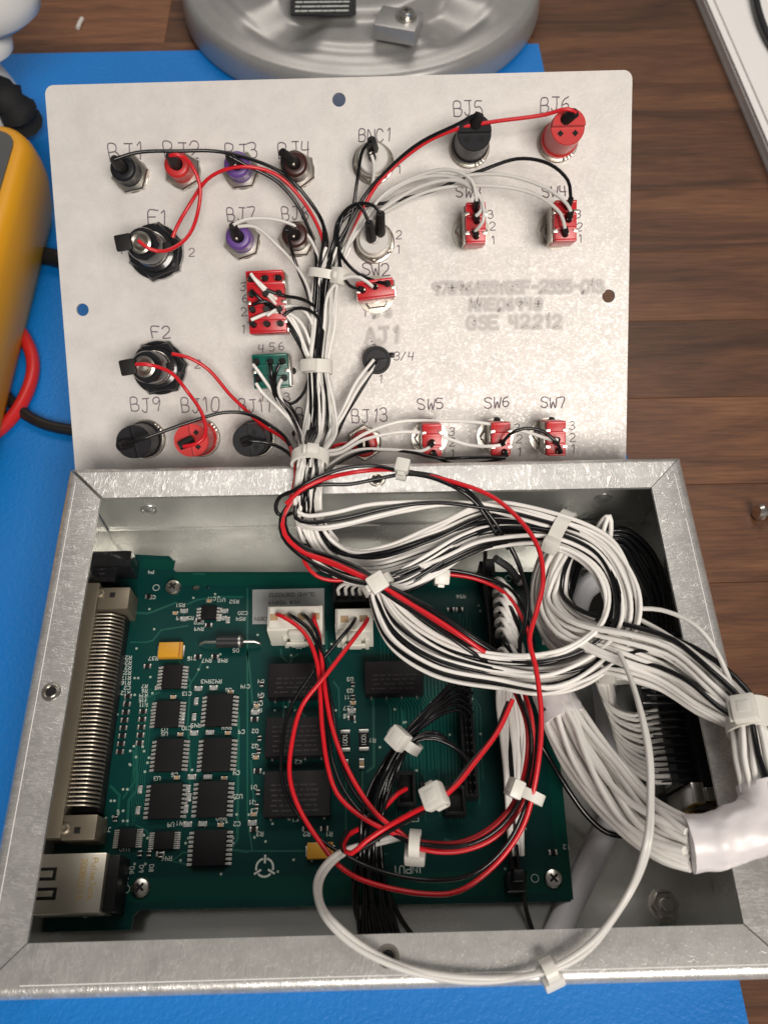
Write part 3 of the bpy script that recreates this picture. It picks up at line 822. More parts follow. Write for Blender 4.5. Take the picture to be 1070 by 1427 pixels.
def fuse(u, v, tip, spin, label):
    c = PL(u, v, 1); x, y = c.x, c.y
    mb = MB(); mb.lathe([(7.4, 4.0), (7.0, 6.0), (5.6, 6.4), (5.4, 18.5), (5.0, 19.2), (3.2, 19.2), (3.2, 18.6), (0, 18.6)], 32, T(x, y, 0))
    j = mb.build('fuse_holder', 'black_gloss', panel, origin=(x, y, 0), label=label)
    mb = MB(); mb.lathe([(10.2, .02), (10.2, 2.6), (9.2, 4.2), (7.4, 4.2)], 6, T(x, y, 0) @ Matrix.Rotation(spin, 4, 'Z'), hexes=6)
    mb.lathe([(9.4, .6), (9.4, 3.2)], 36, T(x, y, 0))
    mb.build('hex_nut', 'black_gloss', j, angle=25)
    mb = MB(); mb.lathe([(5.62, 8), (5.9, 8.2), (5.9, 8.9), (5.62, 9.1)], 32, T(x, y, 0)); mb.build('collar_ring', 'nickel', j)
    mb = MB(); mb.lathe([(1.6, 19.2), (1.6, 21), (3.4, 21.2), (3.6, 21.9), (2.8, 22.2), (1.7, 21.6), (1.4, 22.8), (0, 22.9)], 24, T(x, y, 0)); mb.build('terminal', 'nickel', j)
    t = PL(*tip)
    mb = MB(); mb.box(-4.2, 1.2, -2.6, 2.6, 21.6, 23.4, .7, T(x - 3.6, y + .2, 0) @ Matrix.Rotation(.15, 4, 'Z')); mb.build('lug_sleeve', 'heat_shrink', j)
    mb = MB(); mb.box(x + 4.2, x + 7.0, y - 1.4, y + 1.6, 9, 12.5, .6); mb.build('side_lug', 'heat_shrink', j)
    mb = MB(); mb.lathe([(8, -1.32), (8, -7), (6, -12), (0, -12)], 20, T(x, y, 0)); mb.build('front_post', 'black_plastic', j)
    return j
fuse(219, 352, (190, 336, 22), .35, 'black fuse holder marked F1')
fuse(224, 513, (192, 510, 22), .1, 'black fuse holder marked F2')

def bnc(u, v, spin, tips, label):
    c = PL(u, v, 2); x, y = c.x, c.y
    mb = MB(); mb.lathe([(6.2, .9), (6.2, 5.2), (5.9, 5.6), (5.2, 5.6), (5.2, 5.0), (0, 5.0)], 36, T(x, y, 0))
    j = mb.build('bnc_jack', 'nickel', panel, origin=(x, y, 0), label=label)
    nutwasher(j, x, y, 7.2, 7.0, 2.2, spin)
    mb = MB(); mb.lathe([(5.1, 4.9), (5.1, 7.4), (4.7, 7.9), (2.0, 7.9), (1.6, 8.6), (0, 8.6)], 32, T(x, y, 0)); mb.build('insulator', 'insulator_white', j)
    for (bx, by), t, r in tips:
        shrink(j, (x + bx, y + by, 7.6), PL(*t), r, r * .75, mid=Vector((x + bx, y + by, 12)))
    return j
bnc(520, 226, .2, [((0, 2.8), (518, 196, 17), 2.0), ((-.2, -.2), (516, 212, 13), 1.4)], 'silver coaxial jack marked BNC1')
bnc(521, 337, .5, [((-.8, .2), (514, 311, 18), 1.9), ((2.2, 2.2), (530, 297, 17), 2.0)], 'silver coaxial jack below BNC1 with two sleeved lugs')

def switch(u, v, w_, l_, lugs, ang=0.0, mat_='switch_red', label=None, top=16.5, hb=10.5, nr=5.6, tabs=2, lever=None):
    """toggle switch seen from its solder side; (u,v) = middle of its top face; lugs = list of (x,y,tip or None)"""
    c = PL(u, v, top); x, y = c.x, c.y
    A = T(x, y, 0) @ Matrix.Rotation(ang, 4, 'Z')
    mb = MB()
    mb.box(-w_ / 2, w_ / 2, -l_ / 2, l_ / 2, top - hb, top, .6, A)
    nl = max(1, round(l_ / 4.4))
    for k in range(nl):                       # raised walls between the solder lugs
        yy = -l_ / 2 + (k + .5) * l_ / nl
        if k: mb.box(-w_ / 2 + .3, w_ / 2 - .3, yy - l_ / nl / 2 - .45, yy - l_ / nl / 2 + .45, top - .2, top + .9, .2, A)
    mb.box(-w_ / 2 + .2, w_ / 2 - .2, l_ / 2 - .9, l_ / 2 - .1, top - .2, top + .8, .2, A)
    mb.box(-w_ / 2 + .2, w_ / 2 - .2, -l_ / 2 + .1, -l_ / 2 + .9, top - .2, top + .8, .2, A)
    j = mb.build('toggle_switch', mat_, panel, origin=(x, y, 0), label=label)
    mb = MB(); mb.box(-w_ / 2 - .35, w_ / 2 + .35, -l_ / 2 + .5, l_ / 2 - .5, top - hb - .8, top - hb, .1, A)
    for sx in (-1, 1):
        mb.box(sx * (w_ / 2 + .18) - .2, sx * (w_ / 2 + .18) + .2, -l_ / 2 + .6, l_ / 2 - .6, top - hb - .4, top - 3.0, .05, A)
        for k in range(tabs):
            yy = (k - (tabs - 1) / 2) * l_ / max(2, tabs + 0.2)
            mb.box(sx * (w_ / 2 - .45) - .75, sx * (w_ / 2 - .45) + .75, yy - .6, yy + .6, top - 3.2, top + .25, .1, A)
    mb.build('bracket', 'nickel', j)
    mb = MB(); mb.lathe([(3.0, -8), (3.0, top - hb - .6)], 20, T(x, y, 0)); mb.lathe([(nr + .9, .02), (nr + .9, .6), (nr, .62)], 32, T(x, y, 0)); mb.lathe([(nr * 1.0, .62), (nr * 1.0, 2.6), (nr - .5, 3.0), (2.9, 3.0)], 6, A, hexes=6)
    mb.build('bushing_nut', 'nickel', j, angle=20)
    for lx, ly, t in lugs:
        b0 = A @ Vector((lx, ly, top - .2))
        mb = MB(); mb.box(-.9, .9, -.35, .35, top - .3, top + 2.2, .05, A @ T(lx, ly, 0)); mb.build('solder_lug', 'tin_pin', j)
        if t is not None:
            e_ = PL(*t); shrink(j, b0, e_, 1.15, .95, mid=Vector((b0.x, b0.y, b0.z + 2.2)))
    return j
switch(663, 311, 6.6, 13.2, [(0, 4.4, (664, 279, 22)), (.3, .6, (663, 299, 21)), (0, -4.2, (662, 321, 20))], label='red toggle switch marked SW3')
switch(788, 308, 7.4, 13.2, [(.6, 4.4, (795, 277, 22)), (.9, .4, (795, 294, 21)), (-.2, -4.2, (787, 318, 20))], label='red toggle switch marked SW4')
switch(523, 403, 12.6, 6.4, [(-4.2, .2, (500, 402, 19)), (0, .8, (520, 399, 19)), (4.2, 1.2, (541, 395, 19))], ang=.1, label='red toggle switch lying sideways marked SW2', tabs=1)
switch(602, 614, 6.6, 11.6, [(0, -.6, (599, 622, 19)), (.4, -4.2, (606, 636, 19))], label='red toggle switch marked SW5')
switch(698, 612, 6.6, 11.6, [(.6, -1.2, (698, 619, 19)), (1.2, -4.4, (704, 636, 19))], label='red toggle switch marked SW6')
switch(775, 611, 6.6, 12.0, [(-.3, -1.2, (777, 612, 20)), (.7, -4.4, (781, 629, 19))], label='red toggle switch marked SW7')
L4 = []
for ix, lx in enumerate((-4.6, 0, 4.4)):
    for iy, ly in enumerate((7.6, 2.6, -2.4, -7.2)):
        L4.append((lx, ly, None))
def tipfor(L, top=16.5, c=(371, 422), spread=1.0):
    out = []
    for lx, ly, _ in L:
        o_ = PL(c[0], c[1], top)
        out.append((lx, ly, (c[0] + lx * 4.3, c[1] - ly * 4.3 - 2, top + 3.2)))
    return out
switch(371, 421, 12.6, 20.6, tipfor(L4), ang=.02, label='large red four-row toggle switch', tabs=3, nr=6)
L6 = [(-4.4, 2.8, None), (0.2, 2.8, None), (4.2, 2.8, None), (-4.2, -2.6, None), (.4, -2.6, None), (4.6, -2.6, None)]
switch(377, 517, 12.0, 11.6, tipfor(L6, 16.5, (377, 517)), ang=.03, mat_='switch_green', label='green toggle switch', tabs=1, nr=5.5)
# small locating pins beside the switches
for u, v in ((408, 517), (599, 588), (692, 586), (768, 586), (412, 604)):
    c = PL(u, v); mb = MB(); mb.lathe([(1.3, 0.02), (1.3, .8), (.9, 1.4), (0, 1.4)], 14, T(c.x, c.y, 0)); mb.build('locating_pin', 'black_plastic', panel)
# round audio jack
c = PL(525, 502, 4); mb = MB(); mb.lathe([(4.9, .02), (4.9, 5.4), (4.5, 6.0), (4.0, 6.0), (3.8, 5.6), (0, 5.6)], 32, T(c.x, c.y, 0)); mb.box(c.x - 1, c.x + 3.5, c.y - .3, c.y + .3, 5.4, 7.6, .1)
mb.box(c.x + 4.6, c.x + 6.4, c.y + .8, c.y + 2.6, .05, 1.8, .3)
aj = mb.build('audio_jack', 'jack_black', panel, origin=(c.x, c.y, 0), label='round black jack with one black and two white wires')
mb = MB(); mb.lathe([(4, -1.32), (4, -10), (0, -10)], 20, T(c.x, c.y, 0)); mb.build('front_post', 'nickel', aj)

# =================================================================== circuit board in the box
ZB = 11.0
pcb = thing('circuit_board', 'green circuit board screwed to the floor of the aluminium box', 'circuit board', (-10, 75, 3.05))
def Q(u, v, h=0.0): return P(u, v, ZB + h)
def q2(u, v, h=0.0):
    a = Q(u, v, h); return (a.x, a.y)
outline = [(-98.4, 137.8), q2(236, 775), q2(241, 779), q2(241, 793), q2(246, 797), q2(744, 797), q2(795, 1256), q2(195, 1268), q2(186, 1276), (q2(182, 1300)[0], 16.5), (-98.4, 16.5)]
mb = MB()
hl = []
for u, v, r in ((273, 818, 1.35), (234, 1238, 1.5), (290, 818, .6), (256, 1238, .55)):
    x, y = q2(u, v); hl.append(circ(x, y, r, 16))
plate(mb, outline, hl, ZB - 1.6, ZB)
mb.build('board', 'solder_mask', pcb, angle=20)
# standoffs carry the board
for u, v in ((242, 819), (197, 1237), (722, 808), (770, 1224)):
    x, y = q2(u, v)
    mb = MB(); mb.lathe([(2.9, 3.05), (2.9, ZB - 1.62)], 6, T(x, y, 0), hexes=6); so = mb.build('standoff', 'steel_screw', pcb)
    mb = MB(); mb.lathe([(2.75, ZB + .03), (2.75, ZB + .7), (2.3, ZB + 1.3), (1.2, ZB + 1.6), (0, ZB + 1.65)], 28, T(x, y, 0))
    sw = mb.build('screw', 'steel_screw', so)
    mb = MB()
    a = random.uniform(0, 1.5)
    A = T(x, y, 0) @ Matrix.Rotation(a, 4, 'Z')
    mb.box(-1.4, 1.4, -.32, .32, ZB + 1.3, ZB + 1.70, .05, A); mb.box(-.32, .32, -1.4, 1.4, ZB + 1.31, ZB + 1.71, .05, A)
    mb.build('screw_recess', 'dark_hole', so)

# ground pour bands
def band(pts, wd, z=.03):
    mb = MB(); mb.ribbon([q2(*q) for q in pts], wd, ZB + z); mb.build('copper_pour', 'ground_pour', pcb, smooth=False)
band([(250, 808), (740, 808)], 4.2)
band([(192, 1240), (500, 1236), (780, 1228)], 6.5)
band([(205, 785), (238, 787)], 3.6)
band([(757, 905), (788, 1245)], 4.0, .06)
# traces
TR = [[(245, 840), (215, 852), (205, 855), (188, 854)], [(345, 820), (345, 1140), (352, 1186), (430, 1186)], [(352, 1186), (336, 1186)], [(330, 985), (333, 1000), (331, 1170), (322, 1184), (345, 1187)],
      [(251, 922), (266, 950), (262, 1008), (266, 1080), (258, 1140)], [(262, 958), (274, 940), (284, 918)], [(190, 1042), (192, 1100), (180, 1115), (178, 1150)], [(186, 1046), (188, 1090), (172, 1112)],
      [(190, 1042), (196, 1018), (206, 972), (222, 965)], [(155, 1096), (167, 1108), (165, 1130)], [(455, 880), (455, 910), (462, 925)], [(391, 905), (393, 915), (400, 922)], [(415, 912), (407, 917), (404, 925)],
      [(395, 975), (395, 1003)], [(402, 976), (402, 1002)], [(425, 998), (410, 985)], [(505, 1070), (505, 1178)], [(482, 1068), (482, 1160)], [(520, 970), (521, 1068), (512, 1075)], [(465, 950), (472, 960), (473, 1000)],
      [(190, 1150), (205, 1158), (210, 1170)], [(190, 1156), (200, 1165)], [(262, 1205), (240, 1200), (255, 1188), (270, 1188)], [(270, 800), (285, 800)], [(262, 842), (275, 836), (300, 832), (338, 832)],
      [(213, 893), (225, 878), (262, 872)], [(183, 895), (205, 895), (214, 892)], [(540, 880), (560, 900), (600, 900), (620, 880)], [(600, 985), (600, 1030)], [(590, 985), (590, 1025)], [(560, 990), (562, 1010)], [(344, 905), (348, 930), (352, 980)],
      [(540, 1190), (520, 1192), (500, 1192)], [(620, 1170), (650, 1180)], [(530, 1110), (530, 1160)], [(350, 1060), (352, 1100), (356, 1130)]]
mb = MB()
for i, t in enumerate(TR): mb.ribbon([q2(*q) for q in t], .55 if i % 3 else .8, ZB + .04 + .012 * (i % 3))
rnd = random.Random(5)
for k in range(26):                                # bus of fine parallel routes
    u = 530 + 5 * k
    mb.ribbon([q2(u, 850 + rnd.uniform(0, 40)), q2(u + 3, 970), q2(u + 14, 985), q2(u + 18, 1060 + rnd.uniform(0, 90))], .3, ZB + .045 + .012 * (k % 2))
for k in range(7):
    mb.ribbon([q2(186 + 3 * k, 1150 - 6 * k), q2(183 + 3 * k, 1100), q2(192 + 3 * k, 1010), q2(200 + 3 * k, 960)], .22, ZB + .05)
mb.build('trace', 'copper_trace', pcb, smooth=False, kind='stuff')
# vias
mb = MB()
rnd = random.Random(9)
vias = [(188, 945), (193, 945), (187, 1040), (190, 1055), (182, 1066), (172, 1100), (178, 1100), (155, 1116), (160, 1116), (165, 1130), (172, 1130), (148, 1140), (158, 1138), (172, 1144), (178, 1144), (208, 1056), (206, 1063), (212, 990), (254, 938), (277, 933),
        (262, 1050), (268, 1073), (258, 1137), (263, 1168), (259, 1175), (325, 1168), (325, 1175), (330, 1135), (326, 1108), (194, 1164), (201, 1164), (206, 1168), (193, 1171), (178, 1204), (188, 1204), (203, 1204), (380, 1148), (404, 1141), (383, 990), (411, 990), (480, 1000), (468, 990), (420, 862), (305, 832), (300, 828)]
for k in range(120): vias.append((rnd.uniform(150, 740), rnd.uniform(830, 1220)))
for u, v in vias:
    x, y = q2(u, v)
    mb.lathe([(.42, ZB + .02), (.42, ZB + .08), (.2, ZB + .08), (.2, ZB + .05), (0, ZB + .05)], 8, T(x, y, 0))
mb.build('via', 'via_ring', pcb, kind='stuff')

# silk-screen: text stands on its head as seen from the camera
silk = MB()
def sk(text, u, v, hpx=7, ang=math.pi, wd=.17):
    a = q2(u, v); h = hpx / 4.9
    letters(silk, text, a[0], a[1], h, ZB + .06, wd * 1.1, ang, 0)
for i, t in enumerate(('R24', 'R20', 'R21', 'R22', 'R17', 'R16', 'C2', 'R12')): sk(t, 184 - i * .3, 914 + i * 7.0, 6)
for i, t in enumerate(('R7', 'R6', 'R14', 'R15', 'R11')): sk(t, 206, 954 + i * 6.5, 5.5)
for t, u, v in (('R37', 213, 921), ('C15', 266, 921), ('R47', 287, 924), ('R48', 309, 924), ('R52', 325, 842), ('U11', 306, 840), ('C17', 293, 838), ('R51', 250, 847), ('C19', 250, 865), ('R53', 262, 865), ('C20', 337, 858), ('R54', 334, 866), ('R50', 276, 871), ('R49', 276, 880),
                ('U8', 217, 962), ('C13', 259, 970), ('R43', 286, 953), ('R42', 301, 953), ('U6', 315, 965), ('C14', 340, 960), ('U7', 226, 1019), ('U5', 226, 1026), ('C10', 259, 1018), ('R45', 272, 1014), ('R44', 315, 1017), ('C9', 333, 1023),
                ('C6', 240, 1083), ('U3', 216, 1088), ('C4', 326, 1080), ('R41', 252, 1150), ('R40', 308, 1143), ('U1', 303, 1151), ('C2', 327, 1151), ('U2', 330, 1113), ('U9', 235, 1152), ('U10', 173, 1186), ('R46', 232, 1199), ('J2', 147, 1159), ('J6', 172, 1230),
                ('R3', 359, 1165), ('K1', 408, 1145), ('R2', 424, 1165), ('R1', 455, 1165), ('Q1', 348, 1121), ('D1', 350, 1100), ('C3', 351, 1133), ('Q2', 352, 1043), ('D2', 352, 1022), ('C5', 352, 1056), ('Q4', 360, 972), ('D4', 360, 953), ('C12', 358, 984), ('R26', 357, 993),
                ('D3', 484, 950), ('Q3', 484, 966), ('C11', 484, 975), ('R27', 484, 990), ('R28', 484, 1001), ('D5', 325, 910), ('C5', 209, 836), ('P4', 207, 801), ('J5', 413, 905), ('R18', 470, 1035), ('R19', 515, 1035), ('K2', 412, 1065), ('C7', 575, 1145), ('C8', 490, 838), ('R56', 640, 835), ('R60', 630, 1180), ('T1', 646, 1072), ('R61', 470, 876), ('T2', 785, 1183)): sk(t, u + 8, v - 6, 6)
for t, u, v in (('D6', 182, 1208), ('D9', 195, 1206), ('D8', 209, 1205)): sk(t, u, v, 6, -math.pi / 2)
sk('INPUT', 588, 1206, 10, math.pi, .24); sk('2', 165, 1212, 7); sk('8', 166, 1255, 6)
for u, v in ((176, 1239), (218, 819), (708, 806), (745, 1224), (120, 1273)):
    x, y = q2(u, v); silk.ribbon([(x + 1.1 * math.cos(k * .524), y + 1.1 * math.sin(k * .524)) for k in range(13)], .2, ZB + .06)
# three-armed ring emblem
x, y = q2(369, 1209)
for k in range(3):
    a0 = math.pi / 2 + k * 2 * math.pi / 3
    silk.ribbon([(x + 2.5 * math.cos(a0 + .32 + j * .12), y + 2.5 * math.sin(a0 + .32 + j * .12)) for j in range(13)], .62, ZB + .06)
    silk.ribbon([(x + 1.4 * math.cos(a0), y + 1.4 * math.sin(a0)), (x + 3.3 * math.cos(a0), y + 3.3 * math.sin(a0))], .62, ZB + .09)
silk.build('silkscreen', 'silk', pcb, smooth=False, kind='stuff')

# small chips with gull-wing leads on both long sides (u0,v0)-(u1,v1) = body
def chip(u0, v0, u1, v1, n, hh=1.9, mat_='chip_black', lead=1.75, name='chip', lab=None):
    a = Q(u0, v0, hh); c = Q(u1, v1, hh)
    x0, x1 = min(a.x, c.x), max(a.x, c.x); y0, y1 = min(a.y, c.y), max(a.y, c.y)
    mb = MB(); mb.box(x0, x1, y0, y1, ZB + .15, ZB + hh, .18)
    j = mb.build(name, mat_, pcb, label=lab)
    mb = MB()
    for sx, xe in ((-1, x0), (1, x1)):
        for k in range(n):
            yy = y1 - (y1 - y0) * (k + .5) / n
            wd = min(.34, (y1 - y0) / n * .31)
            mb.box(min(xe, xe + sx * lead * .45), max(xe, xe + sx * lead * .45), yy - wd, yy + wd, ZB + hh * .42, ZB + hh * .58, 0)
            mb.box(min(xe + sx * lead * .35, xe + sx * lead), max(xe + sx * lead * .35, xe + sx * lead), yy - wd * 1.1, yy + wd * 1.1, ZB + .03, ZB + hh * .3, .06)
    mb.build('pins', 'solder', j, smooth=False)
    x_, y_ = x0 + .8, y1 - .8
    return j
for r in ((228, 927, 252, 959, 7), (219, 977, 248, 1013, 8), (289, 968, 322, 1011, 8), (219, 1030, 252, 1074, 8), (284, 1029, 320, 1074, 8), (211, 1092, 250, 1140, 8), (277, 1089, 315, 1138, 8), (271, 1157, 313, 1206, 8), (167, 1155, 188, 1181, 9), (216, 1159, 241, 1183, 8), (281, 845, 301, 862, 4)):
    chip(*r, hh=2.2 if r[2] - r[0] > 30 else 1.5)
def relay(u0, v0, u1, v1, txt):
    hh = 5.2
    a = Q(u0, v0, hh); c = Q(u1, v1, hh)
    mb = MB(); mb.box(a.x, c.x, c.y, a.y, ZB + .1, ZB + hh, .3); j = mb.build('relay', 'relay_black', pcb)
    mb = MB()
    rq = random.Random(txt)
    for i in range(txt):
        xx = a.x + 2 + rq.uniform(0, 1); yy = c.y + 1.6 + i * 1.5
        while xx < c.x - 3:
            ll = rq.uniform(.6, 2.0); mb.ribbon([(xx, yy), (min(xx + ll, c.x - 1.5), yy)], .5, ZB + hh + .03); xx += ll + rq.uniform(.5, 1.6)
    mb.build('print', 'relay_print', j, smooth=False)
    mb = MB()
    for k in range(4):
        for yy in (c.y - .3, a.y + .3): mb.box(a.x + 2 + k * (c.x - a.x - 4) / 3 - .3, a.x + 2 + k * (c.x - a.x - 4) / 3 + .3, yy - .2, yy + .2, ZB, ZB + 1.6)
    mb.build('pins', 'solder', j, smooth=False)
relay(375, 925, 452, 970, 4); relay(371, 1000, 456, 1052, 6); relay(369, 1075, 460, 1136, 6); relay(508, 922, 590, 965, 4)

# yellow tantalum capacitors
for u0, v0, u1, v1 in ((222, 895, 253, 915), (428, 1174, 464, 1196)):
    a = Q(u0, v0, 2.6); c = Q(u1, v1, 2.6)
    mb = MB(); mb.box(a.x, c.x, c.y, a.y, ZB + .1, ZB + 2.6, .25); mb.cur = 1; mb.box(c.x - 1.1, c.x - .5, c.y + .05, a.y - .05, ZB + .5, ZB + 2.63, 0)
    mb.cur = 2; mb.box(a.x - .5, a.x + .2, c.y + .8, a.y - .8, ZB + .05, ZB + 1.4, .1); mb.box(c.x - .2, c.x + .5, c.y + .8, a.y - .8, ZB + .05, ZB + 1.4, .1)
    mb.build('tantalum_capacitor', ['tantalum', 'tantalum_band', 'solder'], pcb)
# axial diode
a, c = Q(280, 897, 3), Q(362, 896, 3)
mb = MB(); mb.tube([Q(279, 899, 0), Q(280, 897, 2.0), Q(286, 895, 3), Q(355, 894, 3), Q(361, 896, 2.2), Q(363, 898, 0)], .45, 10)
lead = mb.build('axial_diode', 'solder', pcb)
mb = MB(); mb.tube([Q(303, 894.5, 3), Q(340, 894, 3)], 2.0, 20); db = mb.build('diode_body', 'diode_black', lead)
mb = MB(); mb.tube([Q(333, 894.1, 3), Q(336, 894, 3)], 2.04, 20); mb.build('polarity_band', 'solder', db)

# surface-mount resistors and capacitors
SRC = {}
def smd(u, v, lx, ly, mat_='chip_black', name='resistor', h=.55):
    """lx, ly in mm; contacts at the ends of the longer side"""
    key = (lx, ly, mat_)
    x, y = q2(u, v)
    if key not in SRC:
        mb = MB()
        if lx >= ly:
            mb.box(-lx * .28, lx * .28, -ly / 2, ly / 2, .05, h, .05); mb.cur = 1
            for s_ in (-1, 1): mb.box(min(s_ * lx * .27, s_ * lx * .5), max(s_ * lx * .27, s_ * lx * .5), -ly / 2 - .04, ly / 2 + .04, .03, h + .06, .08)
        else:
            mb.box(-lx / 2, lx / 2, -ly * .28, ly * .28, .05, h, .05); mb.cur = 1
            for s_ in (-1, 1): mb.box(-lx / 2 - .04, lx / 2 + .04, min(s_ * ly * .27, s_ * ly * .5), max(s_ * ly * .27, s_ * ly * .5), .03, h + .06, .08)
        o = mb.build(name, [mat_, 'solder'], pcb, origin=(0, 0, 0))
        o.location = (Vector((x, y, ZB)) - ORIG[pcb.name]) * S
        SRC[key] = o
    else:
        inst(SRC[key], pcb, (x, y, ZB))
for i in range(8): smd(179 - i * 1.6, 971 + i * 11, 2.5, 1.4)
for i in range(5): smd(200 - i * 1.2, 992 + i * 11, 2.5, 1.4)
for u, v in ((206, 929), (276, 916), (300, 916), (291, 872), (278, 865), (224, 1190), (427, 1155), (452, 1155), (355, 1003), (359, 1075), (354, 1156), (490, 1001), (440, 870), (208, 832), (640, 850), (628, 850), (770, 1188)): smd(u, v, 2.5, 1.4)
for u, v in ((277, 960), (298, 959), (271, 1022), (293, 1021), (268, 1083), (290, 1083), (262, 1149), (283, 1148), (257, 852), (257, 863), (313, 852), (311, 862), (356, 993), (352, 1147), (490, 991)): smd(u, v, 2.7, 1.5, 'sticker_grey')
for u, v in ((274, 978), (255, 1000), (271, 1000), (196, 1101), (193, 1130), (263, 1100), (260, 1128), (264, 1112), (305, 862), (318, 865)): smd(u, v, 1.3, 2.4, 'sticker_grey')
for u, v in ((242, 972), (252, 1024), (247, 1084), (313, 1085), (308, 1150), (322, 965), (318, 1022), (292, 838), (246, 914), (245, 855), (358, 984), (357, 1056), (354, 1135), (492, 980)): smd(u, v, 2.0, 1.1, 'cap_tan', 'capacitor')
for u, v in ((482, 1066), (504, 1065)): smd(u, v, 1.5, 3.0, 'cap_tan', 'capacitor', .9)
for u, v in ((365, 955), (364, 976), (362, 1030), (361, 1048), (360, 1105), (358, 1125), (492, 955), (492, 973), (162, 1142), (196, 1190), (209, 1190), (225, 1192)): smd(u, v, 1.2, 1.5, 'chip_black', 'transistor', 1.0)
for u, v in ((481, 1032), (507, 1031)):
    x, y = q2(u, v, .8)
    mb = MB(); mb.box(x - 1.5, x + 1.5, y - 2.3, y + 2.3, ZB + .05, ZB + .8, .08); mb.cur = 1
    for s_ in (-1, 1): mb.box(x - 1.55, x + 1.55, min(y + s_ * 2.3, y + s_ * 3.4), max(y + s_ * 2.3, y + s_ * 3.4), ZB + .03, ZB + .85, .1)
    mb.cur = 2; letters(mb, '1001', x - .7, y + 2.0, 1.3, ZB + .83, .16, -math.pi / 2, 0, adv=5)
    mb.build('power_resistor', ['chip_black', 'solder', 'silk'], pcb)

# paper label with upside-down print
pts = [q2(352, 822), q2(452, 820), q2(452, 870), q2(352, 870)]
mb = MB(); mb.prism(pts, ZB + .06, ZB + .2); stk = mb.build('label_sticker', 'sticker_grey', pcb, smooth=False)
mb = MB()
x, y = q2(438, 826); letters(mb, 'SLAND QSE42212', x, y, 1.35, ZB + .24, .2, math.pi, 0, 5.2)
x, y = q2(418, 837); letters(mb, 'WK# 95849', x, y, 1.35, ZB + .24, .2, math.pi, 0, 5.6)
x, y = q2(372, 860); letters(mb, '0854', x, y, 1.3, ZB + .24, .2, math.pi, 0, 5.2)
mb.build('print', 'sticker_ink', stk, smooth=False)

# ---- high-density right-angle connector on the left edge
zt = ZB + 9.5
a0, a1 = P(139, 856, zt), P(95, 1122, zt)
e0, e1 = P(171, 861, zt - 3.2), P(135, 1121, zt - 3.2)
m0, m1 = P(158, 856, zt), P(119, 1122, zt)
mb = MB()
fl = [P(126, 812, zt + 2.2), P(137, 812, zt + 2.2), P(86, 1171, zt + 2.2), P(70, 1165, zt + 2.2)]
mb.box(-98.6, fl[1].x + .6, fl[3].y - .6, fl[0].y, ZB + .05, zt + 2.2, .4)
hd = mb.build('edge_connector', 'brass_shell', pcb, label='tan metal edge connector with one long row of bent pins')
mb = MB(); mb.box(fl[1].x + .65, max(e0.x, e1.x) + .8, a1.y - 1.5, a0.y + 1.5, ZB + .05, zt - 4.2, .2); mb.build('insulator', 'black_plastic', hd)
NP = 49
psrc = None
for k in range(NP):
    t = k / (NP - 1)
    s_, m_, e_ = a0.lerp(a1, t), m0.lerp(m1, t), e0.lerp(e1, t)
    yy = s_.y
    if psrc is None:
        mb = MB(); xs = fl[1].x + .7
        mb.tube([(xs, 0, zt), (xs + .6, 0, zt), (xs + 4.2, 0, zt), (xs + 4.8, 0, zt - .25), (xs + 7.6, 0, zt - 3.0), (xs + 7.9, 0, zt - 5.6)], .32, 6)
        psrc = mb.build('pin', 'tin_pin', hd, origin=(0, 0, zt))
        psrc.location = (Vector((0, yy, zt)) - ORIG[hd.name]) * S
    else: inst(psrc, hd, (0, yy, zt))
for (u0, v0, u1, v1, hu, hv) in ((140, 819, 178, 848, 157, 829), (84, 1136, 132, 1170, 108, 1157)):
    zz = zt + 1.4
    a = P(u0, v0, zz); c = P(u1, v1, zz)
    mb = MB(); mb.box(fl[1].x + .62, c.x, c.y, a.y, ZB + .05, zz, .35)
    br = mb.build('end_bracket', 'brass_shell', hd)
    q = P(hu, hv, zz); mb = MB(); mb.box(q.x - .9, q.x + .9, q.y - .9, q.y + .9, zz - .3, zz + .04, .05); mb.build('slot', 'dark_hole', br)
    q = P(hu - 17, hv - 2, zz); mb = MB(); mb.lathe([(1.6, zz - .2), (1.6, zz + .5), (1.0, zz + .8), (0, zz + .6)], 14, T(q.x, q.y, 0)); mb.build('rivet', 'brass_shell', br)
# ---- shielded network jack
zz = ZB + 13.4
a = P(150, 1188, zz); c = P(138, 1272, zz)
rx1 = (a.x + c.x) / 2; ry0, ry1 = c.y, a.y
mb = MB(); mb.box(-98.7, rx1, ry0, ry1, ZB + .05, zz, .35)
rj = mb.build('network_jack', 'shield_metal', pcb, label='shielded metal network jack with gold print')
for v0, v1 in ((1211, 1224), (1239, 1251)):
    y0_, y1_ = P(90, v1, zz).y, P(90, v0, zz).y; x1_ = P(80, v0, zz).x
    mb = MB(); mb.box(-98.5, x1_, y0_ - .5, y1_ + .5, zz - .2, zz + .05, .05); mb.cur = 1; mb.box(-98.5, x1_ - 1.0, y0_ + .35, y1_ - .35, zz - .1, zz + .22, .1)
    mb.build('spring_tab', ['dark_hole', 'shield_metal'], rj)
mb = MB(); q = P(130, 1196, zz); letters(mb, 'PulseJack', q.x, q.y, 1.5, zz + .05, .2, -math.pi / 2, 0, 5.0)
q = P(115, 1196, zz); letters(mb, 'J00B021NL', q.x, q.y, 1.5, zz + .05, .2, -math.pi / 2, 0, 5.2)
mb.build('gold_print', 'gold_print', rj, smooth=False)
mb = MB(); mb.box(rx1 + .05, rx1 + 3.2, ry0 + .3, ry1 - .3, ZB + .05, zz - 2.5, .3); mb.build('rear_housing', 'black_plastic', rj)
